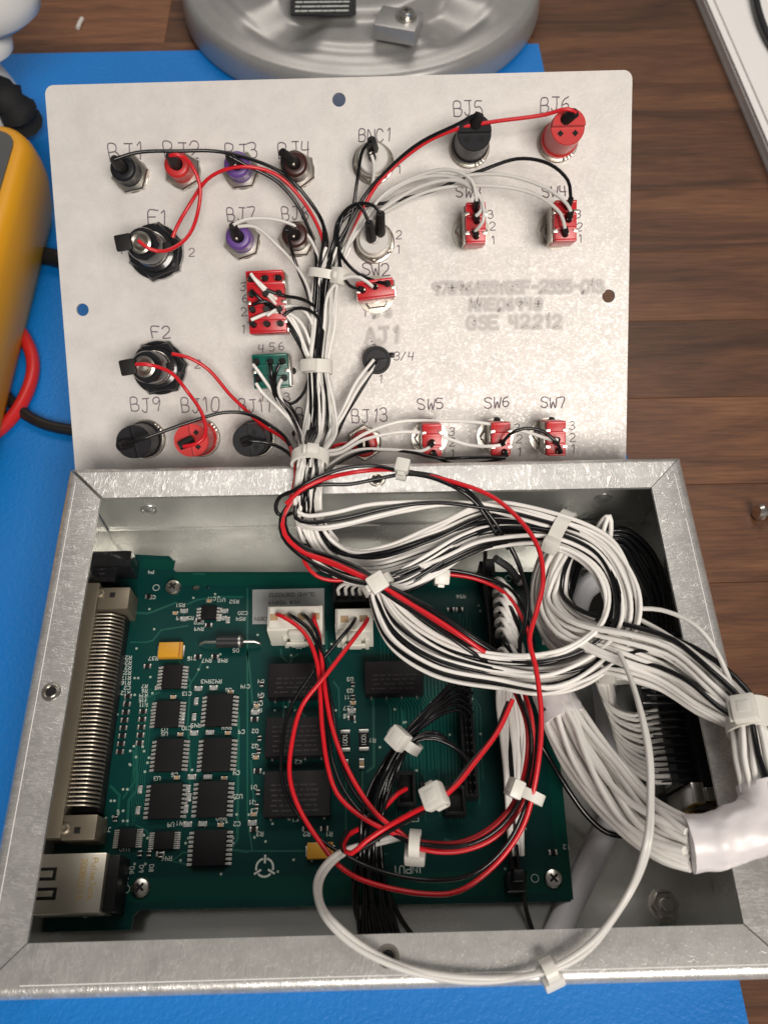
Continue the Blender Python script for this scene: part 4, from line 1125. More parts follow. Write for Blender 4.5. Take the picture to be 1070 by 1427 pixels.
# ---- black power socket in the corner
zz = ZB + 11
a = P(131, 768, zz); c = P(184, 768, zz); f = P(184, 788, zz)
mb = MB(); mb.box(-98.6, c.x, f.y, a.y, ZB + .05, zz, .4); mb.box(-98.6, c.x - 6, f.y - 3.5, f.y + .2, ZB + .05, ZB + 6, .3)
mb.build('power_socket', 'black_gloss', pcb, label='glossy black power socket in the board corner')

# ---- white four-way and two-way power plugs
def plug(u0, u1, vb, vf, h, n, latch, label):
    zz = ZB + h
    a = P(u0, vb, zz); c = P(u1, vf, zz)
    mb = MB(); mb.box(a.x, c.x, c.y, a.y, ZB + .1, zz - 1.2, .35); mb.box(a.x + .7, c.x - .7, c.y + .7, a.y - .7, zz - 2, zz, .3)
    j = mb.build('power_plug', 'molex_white', pcb, label=label)
    l0, l1 = P(latch[0], vf, zz).x, P(latch[1], vf, zz).x
    mb = MB(); mb.box(l0, l1, c.y - 1.5, c.y - .05, ZB + 2, zz - .6, .25); mb.box(l0 - 1.3, l1 + 1.3, c.y - 2.4, c.y - 1.55, ZB + 5.5, ZB + 8, .2); mb.box(l0 - 2.4, l0 - 1.2, c.y - .9, c.y - .04, ZB + .2, ZB + 9, .15); mb.box(l1 + 1.2, l1 + 2.4, c.y - .9, c.y - .04, ZB + .2, ZB + 9, .15)
    mb.build('latch', 'molex_white', j)
    for k in range(n):
        xx = a.x + (c.x - a.x) * (k + .5) / n; yy = (a.y + c.y) / 2
        mb = MB(); mb.box(xx - 1.3, xx + 1.3, yy - 1.2, yy + 1.2, zz - .4, zz + .04, .1); mb.build('socket', 'cap_tan', j)
    return j
plug(373, 449, 843, 876, 15, 4, (402, 422), 'white four-way power plug')
plug(467, 520, 846, 879, 15, 2, (485, 503), 'white two-way power plug')
# black headers
def header(u0, v0, u1, v1, h, label=None, name='pin_header', mat_='black_plastic', rim=.9):
    zz = ZB + h
    a = P(u0, v0, zz); c = P(u1, v1, zz)
    mb = MB(); mb.box(a.x, c.x, c.y, a.y, ZB + .05, zz - 2.5, .1)
    for (x0_, x1_, y0_, y1_) in ((a.x, a.x + rim, c.y, a.y), (c.x - rim, c.x, c.y, a.y), (a.x + rim, c.x - rim, a.y - rim, a.y), (a.x + rim, c.x - rim, c.y, c.y + rim)):
        mb.box(x0_, x1_, y0_, y1_, zz - 2.55, zz, .08)
    j = mb.build(name, mat_, pcb, label=label)
    return j, a, c
header(464, 812, 521, 838, 9, 'black header with short white wires')
hA, a, c = header(634, 900, 668, 1110, 8, 'dark pin header feeding the black wires')
pn = None
for k in range(20):
    for s_ in (0.34, .66):
        x = a.x + (c.x - a.x) * s_; y = a.y + (c.y - a.y) * (k + .5) / 20
        if pn is None:
            mb = MB(); mb.box(-.28, .28, -.28, .28, ZB + 5, ZB + 10.5, .08); pn = mb.build('header_pin', 'black_plastic', hA, origin=(0, 0, ZB)); pn.location = (Vector((x, y, ZB)) - ORIG[hA.name]) * S
        else: inst(pn, hA, (x, y, ZB))
hB, a, c = header(682, 800, 716, 1215, 9, 'long black ribbon header with ejector latches')
for yy, sg in ((a.y, 1), (c.y, -1)):
    xm = (a.x + c.x) / 2
    mb = MB(); mb.box(xm - 2.6, xm + 2.6, yy - .1 if sg > 0 else yy - 5, yy + 5 if sg > 0 else yy + .1, ZB + .1, ZB + 9, .3); mb.box(xm - 1.6, xm + 1.6, yy + sg * 1.5 - 1.5, yy + sg * 1.5 + 1.5, ZB + 9, ZB + 15, .5)
    mb.build('ejector_latch', 'black_plastic', hB)
header(552, 1075, 580, 1122, 8, 'small black jumper header')
header(585, 1090, 600, 1110, 6)
header(618, 1095, 650, 1135, 7)
# dark tinned arm under the corner screw
q = Q(722, 808)
mb = MB(); mb.tube([Q(722, 808, 2), Q(708, 790, 5), Q(690, 778, 10)], 1.4, 8); mb.build('ground_strap', 'meter_grey', pcb)

# =================================================================== wiring
har = thing('wire_harness', 'black and white wire harness running down the panel and coiled over the circuit board', 'wire harness', P(430, 660, 50))
TG = [("l455,345,9", "l488,345,9"), ("l440,385,9", "l474,385,9"), ("l434,450,9", "l466,450,9"), ("l429,512,10", "l457,512,10"), ("l430,560,13", "l466,560,13"),
      ("l424,600,19", "l468,600,19"), ("417,635,55", "452,635,55"), ("413,668,56", "450,668,56"), ("409,700,53", "446,700,53"), ("412,728,45", "450,726,45"), ("436,770,36", "470,752,36")]
TG = [(pt(a), pt(b)) for a, b in TG]
rw_ = random.Random(4)
def trunk(k0, t, k1=10, j=.05):
    ps = []
    for k in range(k0, k1 + 1):
        tt = min(1, max(0, t + rw_.uniform(-j, j)))
        ps.append(TG[k][0].lerp(TG[k][1], tt) + (LIDN if k < 6 else Vector((0, 0, 1))) * rw_.uniform(-1.3, 1.3))
    return ps
BR = [  # colour, branch from the part to the trunk, first trunk station, lane
 ('k', "l518,196,17 l506,208,15 l498,250,11 l490,295,9 l482,320,9", 0, .55), ('c', "l516,212,13 l521,228,12 l518,262,9 l498,315,9", 0, .85),
 ('k', "l666,158,22 l640,172,20 l580,203,15 l525,252,11 l497,293,9", 0, .45),
 ('c', "l664,281,22 l657,252,20 l625,237,16 l580,247,12 l530,275,10 l505,310,9", 0, .9), ('c', "l663,301,21 l671,292,22 l664,266,20 l630,246,16 l570,252,12 l520,288,9", 0, .8), ('c', "l662,322,20 l673,308,23 l672,283,22 l640,253,17 l580,262,12 l510,312,9", 0, .95),
 ('k', "l795,278,22 l791,252,20 l765,229,17 l720,222,15 l660,241,13 l600,266,11 l545,281,10 l500,290,9 l477,310,9", 0, .3), ('c', "l795,295,21 l790,285,21 l760,262,18 l700,244,15 l630,248,12 l550,278,10", 0, .75), ('c', "l787,319,20 l781,298,19 l745,271,16 l670,258,14 l590,268,11 l520,305,9", 0, .65),
 ('k', "l514,312,18 l508,296,15 l497,284,13 l482,295,10 l470,325,9", 0, .25), ('k', "l530,298,17 l521,287,15 l503,283,13 l485,290,11 l470,312,9 l465,345,9", 1, .5),
 ('k', "l500,403,19 l487,398,15 l477,381,12 l472,350,10 l470,325,9", None, 0), ('k', "l541,396,19 l515,389,15 l492,376,12 l474,352,10 l468,322,9 l478,300,9", None, 0), ('w', "l520,400,19 l502,387,17 l478,388,14 l458,408,11", 2, .6),
 ('k', "l160,222,19 l190,213,18 l250,210,16 l300,211,14 l350,221,13 l400,247,11 l435,285,9 l452,315,9", 1, .15), ('k', "l320,218,17 l345,231,15 l385,252,12 l415,288,9 l440,345,8", 1, .05), ('k', "l393,212,19 l396,238,14 l418,264,11 l444,300,9 l456,335,9", 1, .25),
 ('c', "l325,314,18 l342,306,16 l385,306,12 l425,325,9 l442,355,8", 1, .1), ('c', "l328,316,17 l355,316,14 l385,340,10 l408,365,9 l428,400,9", 2, .05), ('k', "l400,320,17 l406,345,11 l414,372,9 l428,410,9", 2, .15),
 ('w', "l350,382,20 l356,390,21 l380,418,17 l405,448,13 l424,490,11", 3, .1), ('w', "l352,386,19 l366,398,19 l392,424,15 l412,452,12 l427,490,11", 3, .2), ('w', "l350,446,20 l375,436,18 l400,436,15 l420,450,12 l432,480,10", 3, .3), ('w', "l372,440,19 l392,428,17 l420,430,13 l436,455,10", 3, .4),
 ('k', "l350,404,20 l362,416,20 l390,440,15 l412,470,12", 3, .0), ('k', "l352,425,20 l370,420,20 l400,448,14 l420,480,11", 3, .15), ('k', "l395,440,19 l410,430,18 l430,432,14 l445,445,11 l448,470,9", 3, .7), ('k', "l371,404,19 l395,412,18 l420,416,14 l438,426,10", 2, .35),
 ('w', "l353,508,19 l362,520,20 l382,548,16 l402,575,14 l416,605,18", 6, .05), ('w', "l357,534,19 l364,545,19 l388,568,15 l408,592,16", 6, .15), ('w', "l393,528,19 l388,540,18 l396,565,14 l412,590,16", 6, .25), ('k', "l377,508,20 l379,526,20 l384,548,16 l408,582,15", 6, .1), ('k', "l390,508,20 l384,522,20 l386,548,16 l404,568,14 l420,600,17", 6, .2), ('k', "l378,532,19 l386,556,15 l405,562,13 l424,545,11 l431,525,10", None, 0),
 ('k', "l527,505,8 l508,535,9 l485,575,11 l470,605,17", 6, .85), ('w', "l521,501,8 l495,535,10 l474,578,13", 5, .85), ('w', "l524,509,8 l500,540,10 l478,582,14", 5, .95),
 ('w', "l777,613,20 l765,612,20 l735,603,17 l690,592,15 l630,585,13 l560,589,12 l510,604,15 l478,625,22", 6, .85), ('w', "l698,620,19 l685,622,19 l655,621,16 l610,608,15 l560,603,14 l510,612,16 l476,630,24", 6, .75), ('w', "l599,623,19 l588,628,18 l545,627,16 l500,628,18 l470,640,26", 7, .8),
 ('k', "l704,637,20 l690,637,20 l650,637,18 l606,637,20 l570,631,17 l530,628,16 l495,634,20 l468,648,30", 7, .9), ('k', "l781,630,19 l776,618,22 l756,602,22 l730,598,22 l710,606,22 l698,620,19", None, 0), ('k', "l606,637,19 l630,646,15 l655,646,15 l704,638,19", None, 0),
 ('k', "l165,623,22 l200,611,23 l260,590,19 l310,576,15 l350,580,14 l390,602,18 l408,628,26", 7, .05), ('k', "l338,617,20 l352,615,21 l375,618,19 l400,630,22", 7, .1),
]
for c, b, k0, t in BR:
    ps = path(b)
    if k0 is not None: ps = ps + trunk(k0, t)
    wire(har, ps, c, .6)
for b in ("l802,157,23 l790,152,24 l760,160,22 l690,170,20 l640,180,18 l580,206,14 l530,250,11 l508,288,9 l486,335,9 l470,372,8", "l237,217,19 l248,216,20 l264,226,17 l279,258,14 l274,300,13 l258,334,17 l230,350,22 l208,346,24 l193,335,24",
          "l241,331,12 l246,318,12 l262,288,11 l288,250,13 l318,234,15 l350,232,15 l390,246,12 l425,285,9 l448,330,8 l452,365,8", "l190,508,24 l205,507,25 l240,520,20 l265,550,16 l284,582,19 l287,606,22 l275,618,23 l256,622,22",
          "l240,493,12 l262,498,12 l290,515,10 l325,553,9 l365,590,10 l397,612,16 409,640,52 412,665,54 405,695,53", "l500,615,15 l485,619,14 l465,622,18 452,645,40"):
    wire(har, b, 'r', .64)
for i in range(9):                                    # more conductors in the trunk
    wire(har, trunk(0, i / 8, j=.08), 'wcwkwwkcw'[i], .6)
# coil: right across the back, round clockwise, back along the front, through the tie
CL = "410,728,44 430,775,37 462,800,34 510,812,35 585,800,39 680,765,45 770,762,49 822,790,49 842,832,47 836,872,45 800,902,42 750,914,40 680,912,38 610,886,38 562,850,39 540,826,42 533,812,44"
CR = "452,722,46 466,750,40 492,768,37 540,764,38 605,738,42 680,708,47 775,724,51 848,757,51 886,830,49 882,888,46 840,938,43 775,968,40 690,958,38 602,935,38 542,893,39 519,838,42 516,812,44"
cols = 'wkwwkwwkkwwkwwkwwkwwkkwwwkwwkw'
for ps, c in zip(lanes(CL, CR, 30, .085, 2.6, 31, 3), cols): wire(har, ps, c, .66)
# second turn: from the front tie back up to the right
C2L = "530,822,40 560,824,38 600,808,38 650,775,41 710,748,45 775,758,48 830,800,46 838,850,43 805,905,39"
C2R = "520,808,43 545,800,41 595,775,42 650,745,44 710,726,47 778,730,50 862,780,48 880,850,44 845,930,39"
for ps, c in zip(lanes(C2L, C2R, 14, .10, 2.4, 77, 2), 'kwwkwkwwkwkwkw'): wire(har, ps, c, .66)
# three conductors that stay high along the back
for s_, c in (("414,690,54 411,708,53 424,718,52 460,715,53 520,703,53 600,697,53 690,706,53 780,728,53", 'w'), ("412,705,54 412,722,52 430,729,52 470,724,53 530,710,53 600,700,54 690,710,53 785,733,53", 'k'), ("420,700,53 418,728,50 440,735,51 480,730,52 540,714,52 620,700,53 700,716,52 780,738,52", 'w'), ("416,696,52 416,730,49 445,737,50 500,727,51 560,712,51 640,703,51 720,722,51 790,745,51", 'w')):
    wire(har, s_, c, .66)
# ties along the harness
def tie_at(parent, tok, tok2, rx, rz, hd, **k):
    a, b_ = pt(tok), pt(tok2)
    return cable_tie(parent, a, b_ - a, rx, rz, hd, **k)
tie_at(har, "l453,383,9", "l447,420,9", 5.2, 3.4, 150, head=(6.4, 6, 4.6))
tie_at(har, "l443,512,10", "l443,540,11", 4.2, 3.4, 60, wdt=4.6, head=(5, 6, 4))
tie_at(har, "432,640,55", "430,668,56", 5.2, 3.4, 100, wdt=4.4, head=(4.6, 4.6, 3))
tie_at(har, "526,815,44", "545,845,42", 4.2, 4.2, 80, head=(6.4, 6.4, 4.6))
tie_at(har, "781,739,50", "812,752,51", 6.4, 3.6, 20, wdt=4.2)

# ---- thick white bundle looping out over the right rim
bun = thing('wire_bundle', 'thick bundle of thin white wires looping out over the right rim of the box', 'wire bundle', P(900, 930, 45))
D1 = "790,752,46 772,790,36 768,840,30 800,885,36 860,905,43 930,925,48 990,962,54 1040,1003,58 1052,1060,59 1062,1105,59"
for i, ps in enumerate(disc_lanes(D1, [4, 5.5, 6.5, 8, 8, 8, 7.2, 5.2, 5.6, 5.6], 46, 5, .9)):
    wire(bun, ps, 'k' if i in (41, 44) else 'w', .78, 8, step=4)
for s_, c in (("840,925,45 905,905,51 960,935,56 1005,968,60 1040,998,62", 'k'), ("850,930,45 900,925,50 950,945,56 1000,985,61 1040,1010,62", 'k'), ("885,848,48 920,850,52 965,872,56 1000,915,58 1030,975,61", 'w'), ("885,860,47 930,885,52 970,915,56 1010,965,60", 'w')):
    wire(bun, s_, c, .7)
tie_at(bun, "1044,1002,58", "1052,1040,59", 5.6, 5.6, 60, wdt=8, head=(8, 7, 5))
def sleeve(parent, s_, rads, lab=None, seg=24, wob=.25, mat_='sleeve_clear'):
    c = spline(path(s_), 1.0 if wob > .1 else 2.5); m_ = len(rads); rs = []; seg = seg * (2 if wob > .1 else 1)
    rr = random.Random(8)
    for i in range(len(c)):
        f = i / (len(c) - 1) * (m_ - 1); j = min(int(f), m_ - 2)
        rs.append(rads[j] + (rads[j + 1] - rads[j]) * (f - j) + wob * math.sin(i * .45) * .5)
    mb = MB(); mb.tube(c, 1, seg, rs=rs)
    if wob > .1:
        for i, q in enumerate(mb.v):
            cc = c[i // seg]; d_ = q - cc
            k_ = noise.noise(q * .11) * .17 + abs(noise.noise(q * .24 + Vector((9, 3, 1)))) * .11 - .03
            mb.v[i] = cc + d_ * (1 + k_)
    return mb.build('sleeve', mat_, parent, angle=80, label=lab)
sleeve(bun, "1060,1090,59 1068,1115,59 1063,1140,58.5 1040,1158,58 1005,1170,57 958,1176,56", [6.0, 6.8, 7.0, 6.8, 6.6, 6.7], 'crumpled clear sleeve lying on the rim')
E1 = "965,1176,56 930,1165,52 890,1140,45 850,1095,38 815,1050,33 790,1010,30 775,980,29"
for i, ps in enumerate(disc_lanes(E1, [6.2, 6.6, 7, 7.6, 7.2, 6.6, 5.6], 44, 9, 1.1)): wire(bun, ps, 'w', .92, 8, step=4)
sv = sleeve(bun, "786,1003,30 778,985,29.5 766,962,29 750,940,27", [6.3, 6.0, 5.8, 5.6], 'clear marker sleeve carrying a number 8')
# the 8 written on the marker sleeve
mb = MB()
q0 = P(757, 991, 35)
vv = P(764, 991, 35) - q0; uu = P(757, 984, 35) - q0
mb.tube([q0 + vv * (.55 * math.sin(a)) + uu * (.7 * math.sin(2 * a) * .5 + .9 * (1 - math.cos(a)) * .5) + Vector((0, 0, -.9)) for a in [2 * math.pi * k / 20 for k in range(21)]], .22, 6)
mb.build('number_mark', 'wire_black', sv)

# ---- white ribbon wires along the board's right header
rib = thing('ribbon_cable', 'white ribbon of parallel wires plugged along the long black header', 'ribbon cable', P(705, 1000, 20))
rnd = random.Random(12)
for k in range(16):
    v0 = 812 + 7 * k
    u0 = 688 + k * .5 + (k % 2) * 7
    x1 = 690 + 34 * (k + .5) / 16
    xa = 702 + 34 * (k + .5) / 16
    ps = path(f"{u0},{v0+6},19 {u0+1},{v0-3},26 {u0+9},{v0-4},30 {u0+19},{v0+14},30 {xa+6},{max(905,v0+32)},27 {xa-10},{max(962,v0+50)},25 {xa-4},1020,24 {xa*.7+214},1090,23 {xa*.5+358},1150,21 {xa*.45+396},1192,18")
    wire(rib, ps, 'k' if k in (5, 12) else 'w', .85)
# ---- short white leads on the black header by the plugs
sh_ = thing('jumper_lead', 'short white leads curling out of the black header behind the two-way plug', 'wire', P(492, 822, 20))
for k in range(5):
    u = 472 + k * 10
    wire(sh_, f"{u},828,19 {u-1},819,25 {u+8},813,28 {u+22},814,30 {512},808,33", 'w', .6)

# ---- red and black power wires
pw = thing('power_wiring', 'red and black power wires sweeping from the white plugs around the board', 'wire', P(560, 1180, 25))
RW = .72
long_red = "512,862,26 508,870,29 482,905,30 455,940,30 420,985,28 405,1040,26 404,1085,25 418,1130,25 445,1172,26 482,1211,28 530,1237,30 590,1247,31 640,1240,32 690,1207,34 728,1152,38 745,1090,43 752,1000,49 747,930,53 739,893,55 748,855,56 757,810,56 750,765,57 728,728,58 690,695,58 640,675,58 590,661,57 545,654,57 500,657,56 450,668,59 418,684,58 399,702,55"
wire(pw, long_red, 'r', RW)
wire(pw, "495,862,26 490,871,29 466,900,28 430,945,26 405,985,24 392,1040,22 392,1085,22 410,1130,22 440,1165,24 480,1192,26 540,1218,28 600,1227,30 660,1217,33 710,1172,36 737,1110,40 746,1060,42 749,1010,44", 'k', .62)
wire(pw, "386,856,26 392,858,29 412,870,29 430,890,29 442,922,28 446,960,27 452,1020,26 458,1070,26 470,1105,27 500,1135,28 540,1158,30 575,1172,31 640,1175,32 690,1150,34 720,1108,36 733,1060,38 733,1010,36 722,975,32 712,955,29", 'r', RW)
wire(pw, "438,857,26 438,864,29 444,882,28 449,920,28 457,980,27 472,1040,27 492,1085,28 520,1130,29 558,1162,30 578,1180,31 640,1187,31 700,1160,33 735,1105,36 742,1050,38 740,1000,36 728,960,31", 'r', RW)
wire(pw, "403,856,26 409,860,29 428,874,29 442,900,28 450,950,26 458,1010,25 466,1065,25 482,1105,26 515,1140,28 550,1162,30 576,1174,32 640,1178,34 690,1158,36 724,1112,38 739,1055,40 737,1010,38 722,968,34", 'k', .64)
wire(pw, "421,856,26 427,860,29 440,878,29 450,915,28 458,965,26 466,1020,26 478,1070,26 500,1112,27 540,1152,29 574,1176,30 640,1182,30 695,1155,32", 'k', .64)
wire(pw, "714,975,41 692,1020,41 660,1060,43 635,1092,45 613,1111,46 580,1128,43 545,1148,39 510,1172,37 490,1189,35 479,1184,32 484,1165,28 503,1154,25", 'r', RW)
wire(pw, "708,978,40 688,1022,40 655,1064,42 630,1097,44 611,1116,45 580,1136,42 545,1156,38 512,1178,36 486,1190,34 476,1178,31 484,1158,28", 'k', .64)
wire(pw, "566,1099,21 556,1106,23 540,1122,24 522,1140,24 506,1152,23", 'r', RW); wire(pw, "562,1096,21 548,1108,23 530,1128,24", 'k', .6)
for du, dv, c, r in ((0, 0, 'r', .78), (4, 4, 'r', .72), (8, -6, 'k', .64), (-3, 10, 'k', .64), (10, -1, 'k', .6)):
    wire(pw, f"{407+du*.4},{698},53 {393+du*.5},{720+dv*.2},51 {396+du*.6},{745+dv*.3},49 {420+du*.8},{768+dv*.6},47 {455+du},{782+dv},47 {490+du},{797+dv},48 {524+du*.6},{813+dv*.5},48 {560+du},{834+dv*.8},47 {610+du},{864+dv},45 {655+du},{895+dv},42 {690+du},{920+dv},37 {712+du},{950+dv},32", c, r)
for du, dv, c in ((0, 0, 'r'), (5, -6, 'k')):
    wire(pw, f"{420+du},{765+dv},44 {426+du},{785+dv},38 {442+du},{802+dv},34 {470+du},{809+dv},32 {520},{802+dv},32 {570},{797+dv},34 {620},{800+dv},34 {665},{808+dv},32 {703+du},{826+dv},31 {728+du},{862+dv},31 {739+du*.6},{900+dv},31 {737+du*.6},{950},28", c, .66)
for s_ in ("553,655,58 520,650,58 480,655,59 440,668,59 410,684,57 392,692,55 386,705,53 388,716,51 398,719,50 408,714,49", "700,760,44 680,725,50 662,700,54 640,682,57 600,664,58 565,660,58 530,667,57 490,675,57 440,677,58 414,690,55", "708,765,43 690,728,50 668,700,54 648,680,56 610,664,57 566,657,58"):
    wire(pw, s_, 'k', .64)
tie_at(pw, "561,655,57.5", "585,660,57.5", 2.6, 2.2, 80, head=(5, 5, 4))
tie_at(pw, "612,1112,45.5", "590,1124,43", 2.2, 2.0, 80, head=(7, 7, 4.6))
tie_at(pw, "578,1176,31.5", "605,1178,32", 3.0, 2.6, -60, head=(6.6, 6.6, 4.6))
tie_at(pw, "737,1108,39", "727,1135,38", 3.4, 2.8, 20, head=(5.8, 5.8, 4.2))
tie_at(pw, "612,802,34", "640,804,33", 2.4, 2.4, 60, head=(5.6, 5.6, 4.2))

# ---- black wires under the tie by the jumper header
bk = thing('black_wire_bundle', 'bundle of thin black wires tied together and running under the front rim', 'wire bundle', P(530, 1150, 15))
rnd = random.Random(2)
for k in range(11):
    o = (k - 5)
    st = f"{652+3*(k%3)},{948+9*k},20 {640-2*(k%3)},{942+8*k},25 {612},{968+5*k},30" if k < 7 else f"{648+4*(k-7)},{1060+6*(k-7)},20 {632+4*(k-7)},{1020+3*k},27 {605},{1000+3*k},31"
    wire(bk, st + f" {568+o*1.1},{1030+o*1.3},{32+rnd.uniform(-2,2)} {537+o*1.9+rnd.uniform(-3,3)},{1076+o*.9},{28+rnd.uniform(-2,2)} {520+o*2.6+rnd.uniform(-4,4)},{1130},{26+rnd.uniform(-3,3)} {514+o*3.0+rnd.uniform(-4,4)},{1185},{23+rnd.uniform(-3,3)} {517+o*3.6+rnd.uniform(-5,5)},{1240},{17+rnd.uniform(-3,3)} {526+o*5.2},{1292},10 {534+o*6},{1322},6", 'k', .6)
for s_ in ("500,1180,24 492,1230,20 497,1275,12 512,1310,7", "530,1175,22 536,1230,18 556,1275,11 580,1310,6"): wire(bk, s_, 'k', .7)
tie_at(bk, "566,1033,32", "540,1070,28", 4.2, 2.6, 70, head=(6.6, 6.6, 4.6))
# ---- loose white pair over the front rim
wp = thing('white_wire_pair', 'loose pair of white wires looping out over the front rim', 'wire', P(600, 1340, 50))
for du, dv in ((0, 0), (5, 4)):
    wire(wp, f"{562},{1163+dv},22 {525},{1172+dv},23 {478+du*.5},{1186+dv},27 {447+du},{1214+dv},35 {441+du},{1245+dv*.5},43 {456+du},{1284-dv*.3},51 {497+du*.6},{1322-dv},51.5 {560},{1350-dv},50.5 {640},{1367-dv},50.5 {710},{1367-dv},50.5 {765},{1353-dv},51.5 {832-du},{1312-dv},52 {880-du},{1243},54 {903-du},{1170},64 {908-du*.6},{1090},62 {898-du*.4},{1010},58 {880},{950},54 {862},{908},51", 'c', .78)
tie_at(wp, "765,1352,51.5", "800,1335,52", 1.9, 1.7, -60, head=(6, 6, 4))
# ---- black lead across the corner of the board and one at the front
bl = thing('black_lead', 'single black wire curving over the floor beside the green board', 'wire', P(800, 1120, 12))
wire(bl, "735,1005,26 755,1042,22 785,1092,18 815,1135,14 845,1160,12 866,1165,11", 'k', .85)
bl2 = thing('black_lead', 'thin black wire hanging down by the long header towards the front rim', 'wire', P(735, 1270, 8))
wire(bl2, "731,1215,18 730,1245,14 733,1272,8 742,1298,5", 'k', .7)
bl3 = thing('black_lead', 'black wire dropping from the coil past the board screw to the ribbon', 'wire', P(735, 830, 30))
wire(bl3, "706,752,44 722,785,40 734,830,36 732,870,32 724,900,30 728,940,28", 'k', .8)
wire(bl3, "676,768,26 676,800,24 680,850,22 684,905,20", 'k', .7)

# ---- connector on the right wall with its comb of white wires
dc = thing('panel_connector', 'black multi-way connector fixed inside the right wall with a fan of white wires', 'connector', P(960, 1030, 10))
xw = 98.6
y0, y1 = P(965, 1128, 20).y, P(950, 905, 20).y
mb = MB(); mb.box(xw - 9, xw, y0, y1, 8, 36, .5); mb.build('housing', 'black_plastic', dc)
mb = MB(); mb.box(xw - 16, xw - 9.05, y0 + 5, y1 - 5, 11, 32, .5); mb.build('insert', 'black_gloss', dc)
mb = MB(); mb.box(xw - 12.5, xw - 9.0, y0 - 1, y0 + 4.6, 14, 36.6, .4); mb.box(xw - 8.9, xw - 5, y0 - .5, y0 + 3, 36.05, 37.2, .2); mb.build('clamp_bracket', 'steel_screw', dc)
rnd = random.Random(6)
for k in range(26):
    t = (k % 13) / 12; row = k // 13
    o = (k % 13) * 1.3 + row * 3
    wire(dc, path(f"{826+o},{915+row*8},{24-row*4} {832+o*1.3},{950+30*t},{25-row*4} {852+14*t+row*5},{985+72*t},{28-row*5} {884+20*t},{996+92*t},{30-row*6} {908+26*t},{990+100*t},{30.5-row*6} {925+28*t},{988+104*t},{30-row*7}"), 'w', .62, 7)
tie_at(dc, "858,945,22", "862,975,21", 7, 4, 60, head=(6, 6, 4))
for k in range(16):                                 # solder tails
    t = k / 15
    for row in range(2):
        mb = MB(); yy = y1 - 7 + (y0 + 6 - (y1 - 7)) * t
        mb.tube([(xw - 9.2, yy, 33.5 - row * 5), (xw - 20 + rnd.uniform(-1, 1), yy + rnd.uniform(-.6, .6), 33.8 - row * 5)], .32, 6)
        mb.build('solder_tail', 'black_gloss', dc)
# gold coaxial fitting on the same wall
gc = thing('coaxial_fitting', 'gold threaded coaxial fitting poking through the right wall', 'connector', P(980, 1125, 10))
q = P(985, 1122, 30)
mb = MB(); prof = []
for k in range(9): prof += [(3.0, k * 1.2), (3.35, k * 1.2 + .3), (3.35, k * 1.2 + .7), (3.0, k * 1.2 + 1.0)]
mb.lathe([(0, 0)] + prof + [(2.2, 11), (0, 11)], 20, align((xw - 12, q.y - 4, 26), (1, 0, 0))); g = mb.build('thread', 'gold', gc)
mb = MB(); mb.lathe([(3.4, 8.6), (5.0, 8.7), (5.0, 11.3), (3.4, 11.4)], 6, align((xw - 12, q.y - 4, 26), (1, 0, 0)), hexes=6); mb.build('lock_nut', 'gold', gc)

# ---- black cable coil in the back right corner
kc = thing('black_cable_coil', 'coil of black cables in the far right corner of the box', 'cable', P(880, 770, 10))
rnd = random.Random(14)
for k in range(12):
    o = (k % 4) * 7; z = 14 + (k // 4) * 8
    wire(kc, f"{772+o},{820+o*.6},{z-4} {792+o*.8},{776+o*.5},{z} {832},{744+o*.8},{z+2} {872-o*.3},{740+o},{z+3} {906-o},{768+o},{z+2} {925-o},{815+o*.5},{z} {934-o},{860},{z-2} {936-o},{905},{z-4}", 'k', 1.05)
wire(kc, "828,745,40 840,722,46 848,718,47 851,735,44 847,765,38", 'w', .8); wire(kc, "838,775,38 840,745,44 846,722,47", 'w', .8)
# ---- grey jacketed cable on the floor of the box
gj = thing('grey_cable', 'thick grey jacketed cable lying on the box floor beside the board', 'cable', P(830, 1150, 4))
sleeve(gj, "772,1310,7 804,1240,7 836,1175,7 853,1138,7.5 852,1080,11 846,1000,12 842,930,14 868,860,18 850,806,22 815,820,22 800,870,19 812,925,15", [3.9]*11, None, 24, .03, 'grey_jacket')

def loft(rings):
    mb = MB(); n = len(rings[0])
    for r in rings: mb.v += [Vector(q) for q in r]
    for i in range(len(rings) - 1):
        for k in range(n):
            k2 = (k + 1) % n; mb.face([i * n + k, i * n + k2, (i + 1) * n + k2, (i + 1) * n + k])
    mb.face([k for k in reversed(range(n))]); mb.face([(len(rings) - 1) * n + k for k in range(n)])
    return mb
# =================================================================== things round the box
# ---- round cast base of a stand
bx_, by_ = -1.9, 497.8
base = thing('stand_base', 'round grey cast-metal stand base at the back edge of the mat', 'stand base', (bx_, by_, 2.0))
M0 = T(bx_, by_, 0)
def sst(a, b_, x):
    t = min(1, max(0, (x - a) / (b_ - a))); return t * t * (3 - 2 * t)
def cast_h(r, th):
    h = 19.5 + 1.2 * sst(97, 90, r) - 3.6 * sst(88, 80, r)
    d_ = abs((th + math.pi / 2 - .05 + math.pi / 5) % (2 * math.pi / 5) - math.pi / 5)
    lobe = sst(.58, .30, d_) * sst(90, 77, r)
    h += 6.5 * lobe
    hub = sst(60, 52, r)
    return max(h, h * (1 - hub) + 27 * hub)
NA = 200
prof = [(99.5, 2.05), (101.4, 3.2), (101.7, 5), (101.2, 13), (100.2, 17), (98.6, 18.9)]
RR = [97, 95, 93, 91, 89.5, 88, 86.5, 85, 83.5, 82, 80.5, 79, 77.5, 75, 72, 69, 66, 63, 60, 58, 56, 54, 52, 48, 40, 24, 6]
rings = [[(bx_ + r * math.cos(t), by_ + r * math.sin(t), z) for t in [2 * math.pi * k / NA for k in range(NA)]] for r, z in prof]
